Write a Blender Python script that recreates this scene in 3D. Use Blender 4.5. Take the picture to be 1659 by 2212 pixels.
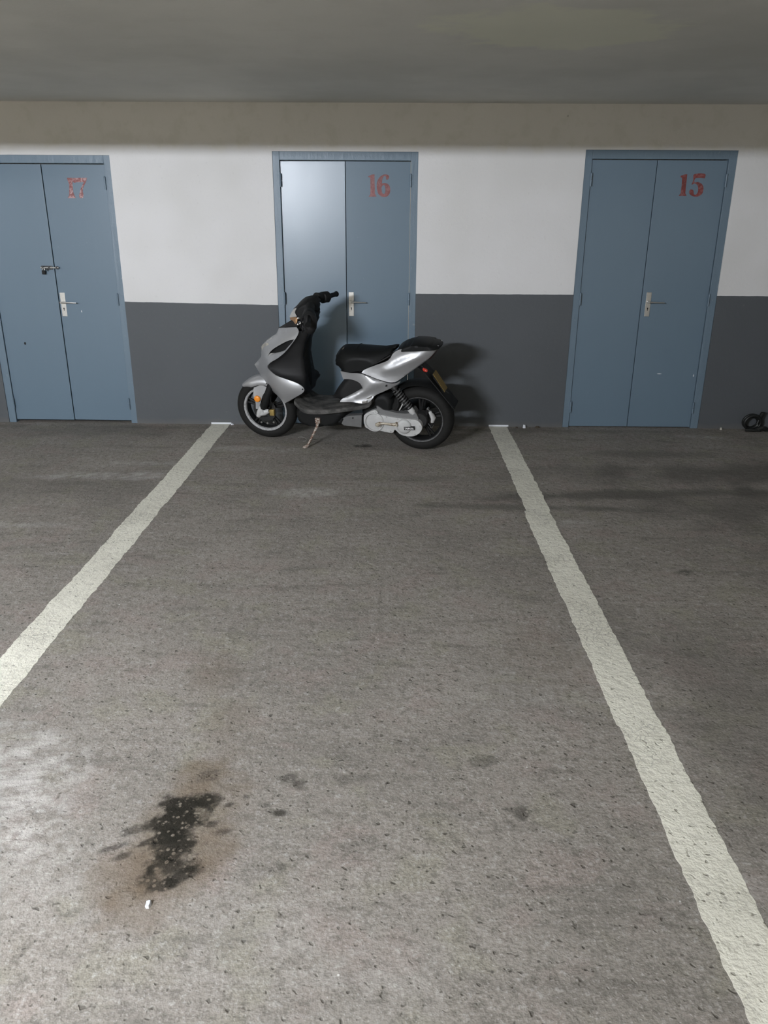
import bpy, bmesh, math, random
import numpy as np
from mathutils import Vector, Matrix
from mathutils.geometry import delaunay_2d_cdt

random.seed(7)
for o in list(bpy.data.objects):
    bpy.data.objects.remove(o)
SC = bpy.context.scene
COL = SC.collection

# ------------------------------------------------------------------ camera
F_PX, PITCH, YAW, ROLL, CAM_D, CAM_H = 1704.82, 0.358017, -0.0127785, 0.0061153, 6.53096, 1.66120
cam = bpy.data.cameras.new('camera')
cam.sensor_fit = 'VERTICAL'
cam.sensor_height = 24.0
cam.lens = F_PX / 2212.0 * 24.0
cam.clip_start = 0.05
cam_o = bpy.data.objects.new('camera', cam)
COL.objects.link(cam_o)
fw = Vector((math.sin(YAW) * math.cos(PITCH), math.cos(YAW) * math.cos(PITCH), -math.sin(PITCH)))
rt = Vector((math.cos(YAW), -math.sin(YAW), 0))
up = rt.cross(fw)
rt2 = math.cos(ROLL) * rt + math.sin(ROLL) * up
up2 = -math.sin(ROLL) * rt + math.cos(ROLL) * up
m = Matrix.Identity(4)
for i in range(3):
    m[i][0], m[i][1], m[i][2] = rt2[i], up2[i], -fw[i]
m[0][3], m[1][3], m[2][3] = 0.0, -CAM_D, CAM_H
cam_o.matrix_world = m
SC.camera = cam_o
SC.cycles.max_bounces = 4

# ------------------------------------------------------------------ world, exposure
w = bpy.data.worlds.new('garage_ambience')
SC.world = w
w.use_nodes = True
w.node_tree.nodes['Background'].inputs[0].default_value = (1.0, 0.95, 0.83, 1)
w.node_tree.nodes['Background'].inputs[1].default_value = 0.68
SC.view_settings.view_transform = 'Standard'
SC.view_settings.look = 'None'
SC.view_settings.gamma = 1.0
SC.view_settings.use_curve_mapping = False
SC.view_settings.exposure = 0.0

# fluorescent lamps: x, y, z, emission strength (the fittings are built further down)
LAMPS = [(-2.75, -7.5, 2.30, 1620.0), (-8.0, -6.8, 2.385, 260.0)]
TUBE_COLOR = (0.92, 0.96, 1.04, 1)

# ------------------------------------------------------------------ node helpers
def sock(nt, node, key, val):
    s = node.inputs[key]
    if hasattr(val, 'is_output'):
        nt.links.new(val, s)
    elif val is not None:
        s.default_value = val
class NT:
    def __init__(self, name):
        self.mat = bpy.data.materials.new(name)
        self.mat.use_nodes = True
        self.t = self.mat.node_tree
        self.b = self.t.nodes['Principled BSDF']
        self.n = self.t.nodes
    def node(self, typ, props=None, **ins):
        nd = self.n.new(typ)
        for k, v in (props or {}).items():
            setattr(nd, k, v)
        for k, v in ins.items():
            key = int(k[1:]) if k[0] == 'i' and k[1:].isdigit() else k.replace('_', ' ')
            sock(self.t, nd, key, v)
        return nd
    def coord(self):
        return self.node('ShaderNodeTexCoord').outputs['Object']
    def math(self, op, a, b=0.0, c=0.0, clamp=False):
        return self.node('ShaderNodeMath', dict(operation=op, use_clamp=clamp), i0=a, i1=b, i2=c).outputs[0]
    def noise(self, vec, scale, detail=4.0, rough=0.55, dist=0.0):
        return self.node('ShaderNodeTexNoise', None, Vector=vec, Scale=scale, Detail=detail, Roughness=rough, Distortion=dist).outputs['Fac']
    def voro(self, vec, scale, feature='F1', out='Distance', rnd=1.0):
        return self.node('ShaderNodeTexVoronoi', dict(feature=feature), Vector=vec, Scale=scale, Randomness=rnd).outputs[out]
    def ramp(self, x, lo, hi, a=0.0, b=1.0):
        return self.node('ShaderNodeMapRange', dict(clamp=True, interpolation_type='SMOOTHSTEP'), i0=x, i1=lo, i2=hi, i3=a, i4=b).outputs[0]
    def mix(self, f, a, b, mode='MIX'):
        nd = self.node('ShaderNodeMix', dict(data_type='RGBA', blend_type=mode))
        sock(self.t, nd, 0, f)
        for k, v in ((6, a), (7, b)):
            sock(self.t, nd, k, v if hasattr(v, 'is_output') else (v[0], v[1], v[2], 1.0))
        return nd.outputs[2]
    def scalevec(self, vec, s, loc=(0, 0, 0), rot=(0, 0, 0)):
        return self.node('ShaderNodeMapping', dict(vector_type='POINT'), Vector=vec, Location=loc, Rotation=rot, Scale=s).outputs[0]
    def bump(self, h, strength, dist, normal=None):
        nd = self.node('ShaderNodeBump', None, Strength=strength, Distance=dist, Height=h)
        if normal is not None:
            sock(self.t, nd, 'Normal', normal)
        return nd.outputs[0]
    def set(self, **kw):
        for k, v in kw.items():
            key = k.replace('_', ' ')
            if key == 'Base Color' and not hasattr(v, 'is_output') and len(v) == 3:
                v = (*v, 1.0)
            sock(self.t, self.b, key, v)
        return self.mat

def plain(name, col, rough=0.5, metal=0.0, spec=0.5, coat=0.0, grain=0.06, gscale=40.0, bump=0.0):
    t = NT(name)
    v = t.coord()
    n = t.noise(v, gscale, 3.0)
    c = t.mix(n, tuple(x * (1 - grain) for x in col), tuple(min(1, x * (1 + grain)) for x in col))
    t.set(Base_Color=c, Roughness=rough, Metallic=metal, Specular_IOR_Level=spec, Coat_Weight=coat)
    if bump:
        t.set(Normal=t.bump(n, bump, 0.002))
    return t.mat

# ------------------------------------------------------------------ object helpers
def obj(name, verts, faces, mat, parent=None, smooth=False, angle=None):
    me = bpy.data.meshes.new(name)
    me.from_pydata([tuple(map(float, v)) for v in verts], [], [tuple(int(i) for i in f) for f in faces])
    bm = bmesh.new(); bm.from_mesh(me)
    bmesh.ops.remove_doubles(bm, verts=bm.verts, dist=1e-5)
    bmesh.ops.recalc_face_normals(bm, faces=bm.faces)
    bm.to_mesh(me); bm.free()
    me.update()
    if smooth:
        for p in me.polygons:
            p.use_smooth = True
        if angle:
            try:
                me.set_sharp_from_angle(angle=math.radians(angle))
            except Exception:
                pass
    me.materials.append(mat)
    o = bpy.data.objects.new(name, me)
    COL.objects.link(o)
    if parent is not None:
        o.parent = parent
    return o
def bmobj(name, bm, mat, parent=None, smooth=False, angle=30):
    vs = [v.co.copy() for v in bm.verts]
    bm.verts.index_update()
    fs = [[v.index for v in f.verts] for f in bm.faces]
    bm.free()
    return obj(name, vs, fs, mat, parent, smooth, angle)
def tag(o, label=None, cat=None, group=None, kind=None):
    for k, v in (('label', label), ('category', cat), ('group', group), ('kind', kind)):
        if v:
            o[k] = v
    return o
def empty(name, loc=(0, 0, 0)):
    o = bpy.data.objects.new(name, None)
    o.empty_display_size = 0.1
    COL.objects.link(o)
    o.location = loc
    return o
def box_bm(x0, x1, y0, y1, z0, z1, bevel=0.0, seg=2, bm=None):
    bm2 = bmesh.new()
    r = bmesh.ops.create_cube(bm2, size=1.0)
    for v in bm2.verts:
        v.co = Vector(((x0 + x1) / 2 + v.co.x * (x1 - x0), (y0 + y1) / 2 + v.co.y * (y1 - y0), (z0 + z1) / 2 + v.co.z * (z1 - z0)))
    if bevel:
        bmesh.ops.bevel(bm2, geom=list(bm2.edges), offset=bevel, segments=seg, affect='EDGES', profile=0.6)
    if bm is not None:
        me = bpy.data.meshes.new('t'); bm2.to_mesh(me); bm.from_mesh(me); bm2.free(); bpy.data.meshes.remove(me)
        return bm
    return bm2
def box(name, x0, x1, y0, y1, z0, z1, mat, parent=None, bevel=0.0):
    return bmobj(name, box_bm(x0, x1, y0, y1, z0, z1, bevel), mat, parent, False)

class Geo:
    """collects vertices and faces of one part"""
    def __init__(self):
        self.v, self.f = [], []
    def add(self, v, f):
        k = len(self.v)
        self.v += [tuple(p) for p in v]
        self.f += [tuple(i + k for i in q) for q in f]
        return self
    def tube(self, path, rad, n=12, caps=True, flat=1.0):
        path = [Vector(p) for p in path]
        rads = rad if isinstance(rad, (list, tuple)) else [rad] * len(path)
        vs, fs = [], []
        d = (path[1] - path[0]).normalized()
        a = d.orthogonal().normalized()
        for i, p in enumerate(path):
            if i == 0: t = path[1] - path[0]
            elif i == len(path) - 1: t = path[-1] - path[-2]
            else: t = path[i + 1] - path[i - 1]
            t.normalize()
            a = (a - t * a.dot(t)).normalized()
            b = t.cross(a)
            for k in range(n):
                an = 2 * math.pi * k / n
                vs.append(p + (a * math.cos(an) + b * math.sin(an) * flat) * rads[i])
        m_ = len(path)
        for i in range(m_ - 1):
            for k in range(n):
                fs.append((i * n + k, i * n + (k + 1) % n, (i + 1) * n + (k + 1) % n, (i + 1) * n + k))
        if caps:
            fs.append(tuple(range(n - 1, -1, -1)))
            fs.append(tuple((m_ - 1) * n + k for k in range(n)))
        return self.add(vs, fs)
    def lathe(self, prof, cu, cv, n=48, a0=0.0, a1=2 * math.pi):
        """profile [(radius, lateral)], turned about the lateral axis at (cu, cv); vertices are (u, w, v)"""
        full = abs(a1 - a0 - 2 * math.pi) < 1e-6
        m_ = n if full else n + 1
        vs = []
        for k in range(m_):
            an = a0 + (a1 - a0) * k / n
            for r, w_ in prof:
                vs.append((cu + r * math.cos(an), w_, cv + r * math.sin(an)))
        L = len(prof); fs = []
        for k in range(n):
            k2 = (k + 1) % m_
            for j in range(L - 1):
                fs.append((k * L + j, k * L + j + 1, k2 * L + j + 1, k2 * L + j))
        return self.add(vs, fs)
    def box(self, c, sx, sy, sz, M=None):
        vs = []
        for dx in (-.5, .5):
            for dy in (-.5, .5):
                for dz in (-.5, .5):
                    p = Vector((dx * sx, dy * sy, dz * sz))
                    if M is not None: p = M @ p
                    vs.append(Vector(c) + p)
        return self.add(vs, [(0, 1, 3, 2), (4, 6, 7, 5), (0, 4, 5, 1), (2, 3, 7, 6), (0, 2, 6, 4), (1, 5, 7, 3)])
    def loft(self, rows, close_ends=True, ring=False):
        n = len(rows[0]); vs = [p for r in rows for p in r]; fs = []
        for i in range(len(rows) - 1):
            for k in range(n if ring else n - 1):
                k2 = (k + 1) % n
                fs.append((i * n + k, i * n + k2, (i + 1) * n + k2, (i + 1) * n + k))
        if ring and close_ends:
            fs.append(tuple(range(n - 1, -1, -1))); fs.append(tuple((len(rows) - 1) * n + k for k in range(n)))
        return self.add(vs, fs)
    def map(self, fn):
        self.v = [tuple(fn(Vector(p))) for p in self.v]
        return self
    def out(self, name, mat, parent=None, smooth=True, angle=50):
        return obj(name, self.v, self.f, mat, parent, smooth, angle)

# ------------------------------------------------------------------ 2D outline -> membrane surfaces
def spline(pts, s, closed=True):
    """Catmull-Rom through the points, 4th value 1 = corner; returns (u,v,w) samples about s apart"""
    P = [np.array(p[:3], float) for p in pts]
    C = [len(p) > 3 and p[3] == 1 for p in pts]
    n = len(P); out = []
    for i in range(n if closed else n - 1):
        p1, p2 = P[i], P[(i + 1) % n]
        p0 = P[i - 1] if (closed or i > 0) and not C[i] else 2 * p1 - p2
        j = (i + 2) % n
        p3 = P[j] if (closed or i + 2 < n) and not C[(i + 1) % n] else 2 * p2 - p1
        k = max(1, int(round(np.linalg.norm((p2 - p1)[:2]) / s)))
        for q in range(k):
            t = q / k
            out.append(0.5 * ((2 * p1) + (-p0 + p2) * t + (2 * p0 - 5 * p1 + 4 * p2 - p3) * t * t + (-p0 + 3 * p1 - 3 * p2 + p3) * t ** 3))
    if not closed:
        out.append(P[-1])
    return out
def inside(poly, X, Y):
    r = np.zeros(X.shape, bool); n = len(poly); j = n - 1
    for i in range(n):
        xi, yi = poly[i][0], poly[i][1]; xj, yj = poly[j][0], poly[j][1]
        c = ((yi > Y) != (yj > Y)) & (X < (xj - xi) * (Y - yi) / (yj - yi + 1e-12) + xi)
        r ^= c; j = i
    return r
def fill(outline, s, holes=(), ridges=()):
    """triangulates an outline; returns verts2d, tris, fixed index->w dict, boundary edges"""
    pts, edges = [], []
    for lp in [outline] + list(holes):
        b = len(pts); pts += lp
        edges += [(b + i, b + (i + 1) % len(lp)) for i in range(len(lp))]
    nb = len(pts)
    for rd in ridges:
        b = len(pts); pts += rd
        edges += [(b + i, b + i + 1) for i in range(len(rd) - 1)]
    nf = len(pts)
    A = np.array([p[:2] for p in pts])
    x0, y0 = A.min(0); x1, y1 = A.max(0)
    gx, gy = [], []
    row = 0; y = y0
    while y < y1:
        x = x0 + (s / 2 if row % 2 else 0)
        while x < x1:
            gx.append(x); gy.append(y); x += s
        y += s * 0.866; row += 1
    gx, gy = np.array(gx), np.array(gy)
    ok = inside(outline, gx, gy)
    for h in holes:
        ok &= ~inside(h, gx, gy)
    gx, gy = gx[ok], gy[ok]
    if len(gx):
        dmin = np.min((gx[:, None] - A[None, :, 0]) ** 2 + (gy[:, None] - A[None, :, 1]) ** 2, axis=1)
        k = dmin > (0.6 * s) ** 2
        gx, gy = gx[k], gy[k]
    allp = [Vector((p[0], p[1])) for p in pts] + [Vector((a, b)) for a, b in zip(gx, gy)]
    vc, ve, vf, ov, oe, of = delaunay_2d_cdt(allp, edges, [], 0, 1e-6)
    V = np.array([(p.x, p.y) for p in vc])
    tris = []
    cx = np.array([V[list(f)].mean(0) for f in vf])
    ok = inside(outline, cx[:, 0], cx[:, 1])
    for h in holes:
        ok &= ~inside(h, cx[:, 0], cx[:, 1])
    tris = [tuple(f) for f, o_ in zip(vf, ok) if o_]
    fixed = {}; border = set()
    for i, o_ in enumerate(ov):
        for j in o_:
            if j < nf:
                fixed[i] = pts[j][2]
            if j < nb:
                border.add(i)
    cnt = {}
    for f in tris:
        for a, b in ((f[0], f[1]), (f[1], f[2]), (f[2], f[0])):
            cnt[(min(a, b), max(a, b))] = cnt.get((min(a, b), max(a, b)), 0) + 1
    bed = [e for e, c in cnt.items() if c == 1]
    return V, tris, fixed, bed, list(cnt.keys())
def relax(N, edges, fixed, source, its=500, free=()):
    E = np.array(edges); val = np.zeros(N)
    fi = np.array([i for i in fixed if i not in free], int)
    fv = np.array([fixed[i] for i in fi])
    if len(fv):
        val[:] = fv.mean()
    val[fi] = fv
    deg = np.zeros(N); np.add.at(deg, E[:, 0], 1); np.add.at(deg, E[:, 1], 1); deg[deg == 0] = 1
    for _ in range(its):
        acc = np.zeros(N)
        np.add.at(acc, E[:, 0], val[E[:, 1]]); np.add.at(acc, E[:, 1], val[E[:, 0]])
        val = acc / deg + source
        val[fi] = fv
    return val
def panel(pts, s=0.012, th=0.004, press=0.0, holes=(), ridges=(), sign=1, geo=None, its=500):
    """thin shell spanning its outline (u,v,w); sign -1 = the mirrored right-hand one"""
    ol = spline(pts, s)
    hs = [spline(h, s) for h in holes]
    rs = [spline(r, s, False) for r in ridges]
    V, T, fx, bed, ed = fill(ol, s, hs, rs)
    W = relax(len(V), ed, fx, press * s * s * 40, its)
    n = len(V)
    if rs:                                   # soften the pressed-in folds
        E_ = np.array(ed); bd = np.array(sorted({i for e in bed for i in e}))
        deg = np.zeros(n); np.add.at(deg, E_[:, 0], 1); np.add.at(deg, E_[:, 1], 1); deg[deg == 0] = 1
        for _ in range(10):
            acc = np.zeros(n); np.add.at(acc, E_[:, 0], W[E_[:, 1]]); np.add.at(acc, E_[:, 1], W[E_[:, 0]])
            W2 = 0.5 * W + 0.5 * acc / deg; W2[bd] = W[bd]; W = W2
    vs = [(V[i][0], sign * W[i], V[i][1]) for i in range(n)] + [(V[i][0], sign * (W[i] - th), V[i][1]) for i in range(n)]
    fs = [t for t in T] + [tuple(i + n for i in t[::-1]) for t in T] + [(a, b, b + n, a + n) for a, b in bed]
    g = geo or Geo()
    used = sorted({i for f in fs for i in f}); mp = {i: k for k, i in enumerate(used)}
    return g.add([vs[i] for i in used], [tuple(mp[i] for i in f) for f in fs])
def inflate(pts, wmax, s=0.014, power=0.5, flat=1.0, open_fn=None, geo=None, its=700):
    """closed body symmetric about the middle plane, rounded towards its outline"""
    ol = [np.array((p[0], p[1], 0.0)) for p in spline([(p[0], p[1], 0.0) + tuple(p[3:]) for p in pts], s)]
    V, T, fx, bed, ed = fill(ol, s)
    free = set()
    if open_fn:
        free = {i for i in fx if open_fn(V[i][0], V[i][1])}
    ph = relax(len(V), ed, fx, s * s, its, free)
    ph = np.clip(ph / max(ph.max(), 1e-9) * flat, 0, 1)
    W = wmax * ph ** power
    n = len(V)
    vs = [(V[i][0], W[i], V[i][1]) for i in range(n)] + [(V[i][0], -W[i], V[i][1]) for i in range(n)]
    fs = [t for t in T] + [tuple(i + n for i in t[::-1]) for t in T] + [(a, b, b + n, a + n) for a, b in bed if W[a] > 1e-4 or W[b] > 1e-4]
    g = geo or Geo()
    used = sorted({i for f in fs for i in f}); mp = {i: k for k, i in enumerate(used)}
    return g.add([vs[i] for i in used], [tuple(mp[i] for i in f) for f in fs])

# ------------------------------------------------------------------ materials
def wall_material():
    t = NT('painted_plaster')
    v = t.coord()
    sep = t.node('ShaderNodeSeparateXYZ', None, Vector=v)
    x, z = sep.outputs[0], sep.outputs[2]
    # the grey dado stops a little lower on the bay left of door 16
    right = t.math('GREATER_THAN', x, -0.4)
    left_edge = t.math('SUBTRACT', 0.976, t.math('MULTIPLY', x, 0.014))
    edge = t.math('ADD', t.math('MULTIPLY', right, 1.086), t.math('MULTIPLY', t.math('SUBTRACT', 1.0, right), left_edge))
    n1 = t.noise(v, 1.3, 2.0, 0.6)
    n2 = t.noise(v, 34.0, 3.0, 0.65)
    n3 = t.noise(v, 7.0, 3.0, 0.6)
    wob = t.math('MULTIPLY', t.math('SUBTRACT', n3, 0.5), 0.008)
    grey = t.math('LESS_THAN', z, t.math('ADD', edge, wob))
    white = t.mix(t.ramp(n1, 0.35, 0.7), (0.72, 0.715, 0.71), (0.66, 0.655, 0.64))
    white = t.mix(t.math('MULTIPLY', t.ramp(n2, 0.60, 0.75), 0.35), white, (0.56, 0.55, 0.54))
    # warm tone of the beam's shade painted into the white above the doors
    top = t.ramp(t.math('ADD', z, t.math('MULTIPLY', t.math('SUBTRACT', n3, 0.5), 0.10)), 2.10, 2.20)
    white = t.mix(t.math('MULTIPLY', top, 0.75), white, (0.70, 0.665, 0.585))
    white = t.mix(t.math('MULTIPLY', t.math('MULTIPLY', top, t.ramp(n3, 0.48, 0.66)), 0.30), white, (0.56, 0.55, 0.46))
    gr = t.mix(n1, (0.100, 0.108, 0.115), (0.082, 0.089, 0.096))
    gr = t.mix(t.math('MULTIPLY', t.ramp(n2, 0.62, 0.74), 0.25), gr, (0.17, 0.17, 0.175))
    dust = t.math('MULTIPLY', t.ramp(t.math('ADD', z, t.math('MULTIPLY', n3, 0.06)), 0.01, 0.09, 1.0, 0.0), 0.45)
    gr = t.mix(dust, gr, (0.16, 0.15, 0.135))
    spots = t.math('MULTIPLY', t.math('LESS_THAN', t.voro(v, 7.0), 0.055), t.math('GREATER_THAN', n3, 0.58))
    white = t.mix(t.math('MULTIPLY', spots, 0.6), white, (0.30, 0.28, 0.24))
    c = t.mix(grey, white, gr)
    h = t.noise(v, 22.0, 4.0, 0.65)
    return t.set(Base_Color=c, Roughness=t.math('SUBTRACT', 0.85, t.math('MULTIPLY', grey, 0.25)), Specular_IOR_Level=0.3, Normal=t.bump(h, 0.22, 0.010))

def ceiling_material():
    t = NT('bare_ceiling')
    v = t.coord()
    n1 = t.noise(v, 0.9, 4.0, 0.6)
    n2 = t.noise(v, 5.0, 5.0, 0.65)
    c = t.mix(t.ramp(n1, 0.3, 0.7), (0.67, 0.665, 0.62), (0.58, 0.58, 0.54))
    c = t.mix(t.math('MULTIPLY', t.ramp(n2, 0.5, 0.75), 0.15), c, (0.48, 0.48, 0.41))
    st = blob(t, v, 0.72, -2.45, 0.55, 0.40, 0.3, 0.35, 3.0)
    c = t.mix(t.math('MULTIPLY', st, 0.40), c, (0.80, 0.82, 0.62))
    return t.set(Base_Color=c, Roughness=0.9, Specular_IOR_Level=0.2, Normal=t.bump(t.noise(v, 40.0, 4.0), 0.25, 0.004))

def blob(t, v, cx, cy, rx, ry, rot=0.0, rough=0.4, nscale=6.0, lo=0.75, hi=1.15, off=0.0):
    """soft irregular patch centred at (cx, cy) with half-axes rx, ry, long axis turned by rot"""
    if not hasattr(t, 'sep'):
        t.sep = t.node('ShaderNodeSeparateXYZ', None, Vector=v)
    sep = t.sep
    dx = t.math('SUBTRACT', sep.outputs[0], cx); dy = t.math('SUBTRACT', sep.outputs[1], cy)
    c, s = math.cos(rot), math.sin(rot)
    a = t.math('ADD', t.math('MULTIPLY', dx, c / rx), t.math('MULTIPLY', dy, s / rx))
    b = t.math('ADD', t.math('MULTIPLY', dx, -s / ry), t.math('MULTIPLY', dy, c / ry))
    r = t.math('SQRT', t.math('ADD', t.math('MULTIPLY', a, a), t.math('MULTIPLY', b, b)))
    key = min((4.0, 7.0, 16.0), key=lambda q_: abs(q_ - nscale))
    if not hasattr(t, 'shared'):
        t.shared = {}
    if key not in t.shared:
        t.shared[key] = t.noise(v, key, 4.0, 0.62)
    nz = t.shared[key]
    r = t.math('ADD', r, t.math('MULTIPLY', t.math('SUBTRACT', nz, 0.5), rough * 4.0))
    return t.ramp(r, lo, hi, 1.0, 0.0)

def asphalt_height(t, v):
    n1 = t.noise(v, 30.0, 3.0, 0.72)
    n2 = t.noise(v, 7.0, 1.0, 0.5)
    pit = t.ramp(t.noise(v, 46.0, 1.0, 0.5), 0.645, 0.76)
    h = t.math('ADD', n1, t.math('MULTIPLY', n2, 0.9))
    return t.math('SUBTRACT', h, t.math('MULTIPLY', pit, 0.45)), n1, n2, pit

def floor_material():
    t = NT('worn_asphalt')
    v = t.coord()
    h, n1, n2, pit = asphalt_height(t, v)
    at = t.node('ShaderNodeAttribute', dict(attribute_name='stains'))
    sp = t.node('ShaderNodeSeparateColor', None, Color=at.outputs['Color'])
    pale, grime, halo, core = sp.outputs[0], sp.outputs[1], sp.outputs[2], at.outputs['Alpha']
    big = t.noise(v, 1.5, 3.0, 0.62)
    streak = t.noise(t.scalevec(v, (1.0, 3.5, 1.0)), 2.6, 4.0, 0.68)
    hue = t.noise(v, 4.0, 2.0, 0.6)
    c = t.mix(t.ramp(big, 0.35, 0.68), (0.300, 0.274, 0.242), (0.245, 0.225, 0.197))
    c = t.mix(t.math('MULTIPLY', t.ramp(hue, 0.54, 0.66), 0.50), c, (0.275, 0.262, 0.200))
    c = t.mix(t.math('MULTIPLY', t.ramp(hue, 0.46, 0.34), 0.45), c, (0.300, 0.246, 0.220))
    c = t.mix(t.math('MULTIPLY', t.ramp(streak, 0.52, 0.70), 0.60), c, (0.150, 0.138, 0.120))
    c = t.mix(t.math('MULTIPLY', t.ramp(streak, 0.44, 0.30), 0.40), c, (0.38, 0.355, 0.325))
    # grains and pits of the surface
    g2 = t.noise(v, 110.0, 2.0, 0.6)
    c = t.mix(t.math('MULTIPLY', t.ramp(n1, 0.50, 0.34), 0.55), c, (0.130, 0.119, 0.102))
    c = t.mix(t.math('MULTIPLY', t.ramp(n1, 0.56, 0.70), 0.45), c, (0.48, 0.46, 0.43))
    c = t.mix(t.math('MULTIPLY', t.ramp(g2, 0.50, 0.34), 0.50), c, (0.140, 0.130, 0.112))
    c = t.mix(t.math('MULTIPLY', t.ramp(g2, 0.58, 0.70), 0.40), c, (0.52, 0.50, 0.47))
    c = t.mix(t.math('MULTIPLY', pit, 0.70), c, (0.085, 0.077, 0.065))
    vo = t.node('ShaderNodeTexVoronoi', dict(feature='F1'), Vector=v, Scale=16.0)
    vs = t.node('ShaderNodeSeparateColor', None, Color=vo.outputs['Color'])
    spk = t.math('MULTIPLY', t.ramp(vo.outputs['Distance'], 0.10, 0.04), t.math('GREATER_THAN', vs.outputs[0], 0.72))
    c = t.mix(t.math('MULTIPLY', spk, 0.75), c, (0.055, 0.05, 0.042))
    wsp = t.math('MULTIPLY', t.ramp(vo.outputs['Distance'], 0.07, 0.03), t.math('LESS_THAN', vs.outputs[0], 0.13))
    c = t.mix(t.math('MULTIPLY', wsp, 0.8), c, (0.70, 0.69, 0.66))
    c = t.mix(pale, c, (0.58, 0.56, 0.53))
    c = t.mix(grime, c, (0.105, 0.098, 0.085))
    c = t.mix(halo, c, (0.150, 0.112, 0.074))
    stones = t.ramp(t.voro(v, 60.0), 0.42, 0.22)
    core = t.math('MULTIPLY', core, t.math('SUBTRACT', 1.0, t.math('MULTIPLY', t.math('MULTIPLY', stones, t.ramp(n1, 0.44, 0.56)), 0.85)))
    c = t.mix(core, c, (0.013, 0.011, 0.007))
    rough = t.math('SUBTRACT', 0.88, t.math('MULTIPLY', core, 0.15))
    return t.set(Base_Color=c, Roughness=rough, Specular_IOR_Level=0.3, Normal=t.bump(h, 0.55, 0.010))

def line_material():
    t = NT('worn_line_paint')
    v = t.coord()
    h, n1, n2, pit = asphalt_height(t, v)
    big = t.noise(v, 1.5, 3.0, 0.6)
    c = t.mix(t.ramp(big, 0.35, 0.7), (0.82, 0.80, 0.69), (0.72, 0.70, 0.60))
    c = t.mix(t.math('MULTIPLY', t.ramp(n1, 0.50, 0.36), 0.35), c, (0.50, 0.48, 0.41))
    c = t.mix(t.math('MULTIPLY', pit, 0.55), c, (0.26, 0.245, 0.20))
    cr = t.voro(v, 34.0, 'DISTANCE_TO_EDGE')
    c = t.mix(t.math('MULTIPLY', t.math('MULTIPLY', t.ramp(cr, 0.07, 0.0), t.ramp(t.noise(v, 3.0, 2.0), 0.53, 0.63)), 0.50), c, (0.27, 0.255, 0.22))
    c = t.mix(t.math('MULTIPLY', t.ramp(t.noise(v, 5.0, 4.0, 0.7), 0.56, 0.74), 0.40), c, (0.55, 0.53, 0.45))
    return t.set(Base_Color=c, Roughness=0.7, Specular_IOR_Level=0.4, Normal=t.bump(h, 0.6, 0.010))

def door_material(name, gloss=0.34):
    t = NT(name)
    v = t.coord()
    n1 = t.noise(t.scalevec(v, (1, 1, 0.35)), 3.0, 4.0, 0.6)
    n2 = t.noise(v, 60.0, 4.0, 0.6)
    c = t.mix(n1, (0.142, 0.202, 0.258), (0.126, 0.183, 0.236))
    c = t.mix(t.math('MULTIPLY', t.ramp(n2, 0.66, 0.78), 0.25), c, (0.28, 0.34, 0.40))
    h = t.math('ADD', t.math('MULTIPLY', n2, 0.5), t.noise(v, 6.0, 3.0))
    return t.set(Base_Color=c, Roughness=t.math('ADD', gloss, t.math('MULTIPLY', n1, 0.08)), Specular_IOR_Level=0.54, Normal=t.bump(h, 0.12, 0.004))

def frame_material():
    t = NT('blue_frame_paint')
    v = t.coord()
    n1 = t.noise(v, 4.0, 4.0, 0.6)
    n2 = t.noise(v, 30.0, 5.0, 0.7)
    c = t.mix(n1, (0.150, 0.208, 0.258), (0.128, 0.182, 0.232))
    c = t.mix(t.math('MULTIPLY', t.ramp(n2, 0.63, 0.72), 0.45), c, (0.35, 0.37, 0.38))
    h = t.math('ADD', t.math('MULTIPLY', n2, 0.8), t.noise(t.scalevec(v, (1, 1, .2)), 25.0, 3.0))
    return t.set(Base_Color=c, Roughness=0.38, Specular_IOR_Level=0.45, Normal=t.bump(h, 0.45, 0.006))

def number_material(name, wear_glint):
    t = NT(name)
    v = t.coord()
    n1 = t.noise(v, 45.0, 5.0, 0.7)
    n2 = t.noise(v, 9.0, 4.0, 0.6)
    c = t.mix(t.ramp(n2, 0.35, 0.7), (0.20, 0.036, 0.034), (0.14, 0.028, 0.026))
    c = t.mix(t.math('MULTIPLY', t.ramp(n1, 0.46, 0.60), wear_glint), c, (0.42, 0.26, 0.26))  # pale pink flecks: flaking and gloss highlight both put into the colour
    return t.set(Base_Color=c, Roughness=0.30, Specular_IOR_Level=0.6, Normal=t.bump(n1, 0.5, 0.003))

def silver_material():
    t = NT('silver_body_paint')
    v = t.coord()
    n = t.noise(v, 900.0, 1.0)
    d = t.noise(v, 7.0, 4.0, 0.6)
    c = t.mix(n, (0.41, 0.415, 0.425), (0.49, 0.495, 0.505))
    c = t.mix(t.math('MULTIPLY', t.ramp(d, 0.55, 0.75), 0.25), c, (0.36, 0.36, 0.36))
    return t.set(Base_Color=c, Roughness=0.40, Metallic=0.6, Specular_IOR_Level=0.5, Coat_Weight=0.2, Coat_Roughness=0.3)

def worn_black():
    t = NT('worn_black_mat')
    v = t.coord()
    n = t.noise(t.scalevec(v, (1, 2.5, 1)), 9.0, 5.0, 0.65)
    n2 = t.noise(v, 220.0, 3.0)
    c = t.mix(t.ramp(n, 0.35, 0.7), (0.022, 0.022, 0.021), (0.115, 0.110, 0.102))
    return t.set(Base_Color=c, Roughness=0.7, Specular_IOR_Level=0.4, Normal=t.bump(n2, 0.3, 0.002))

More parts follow.
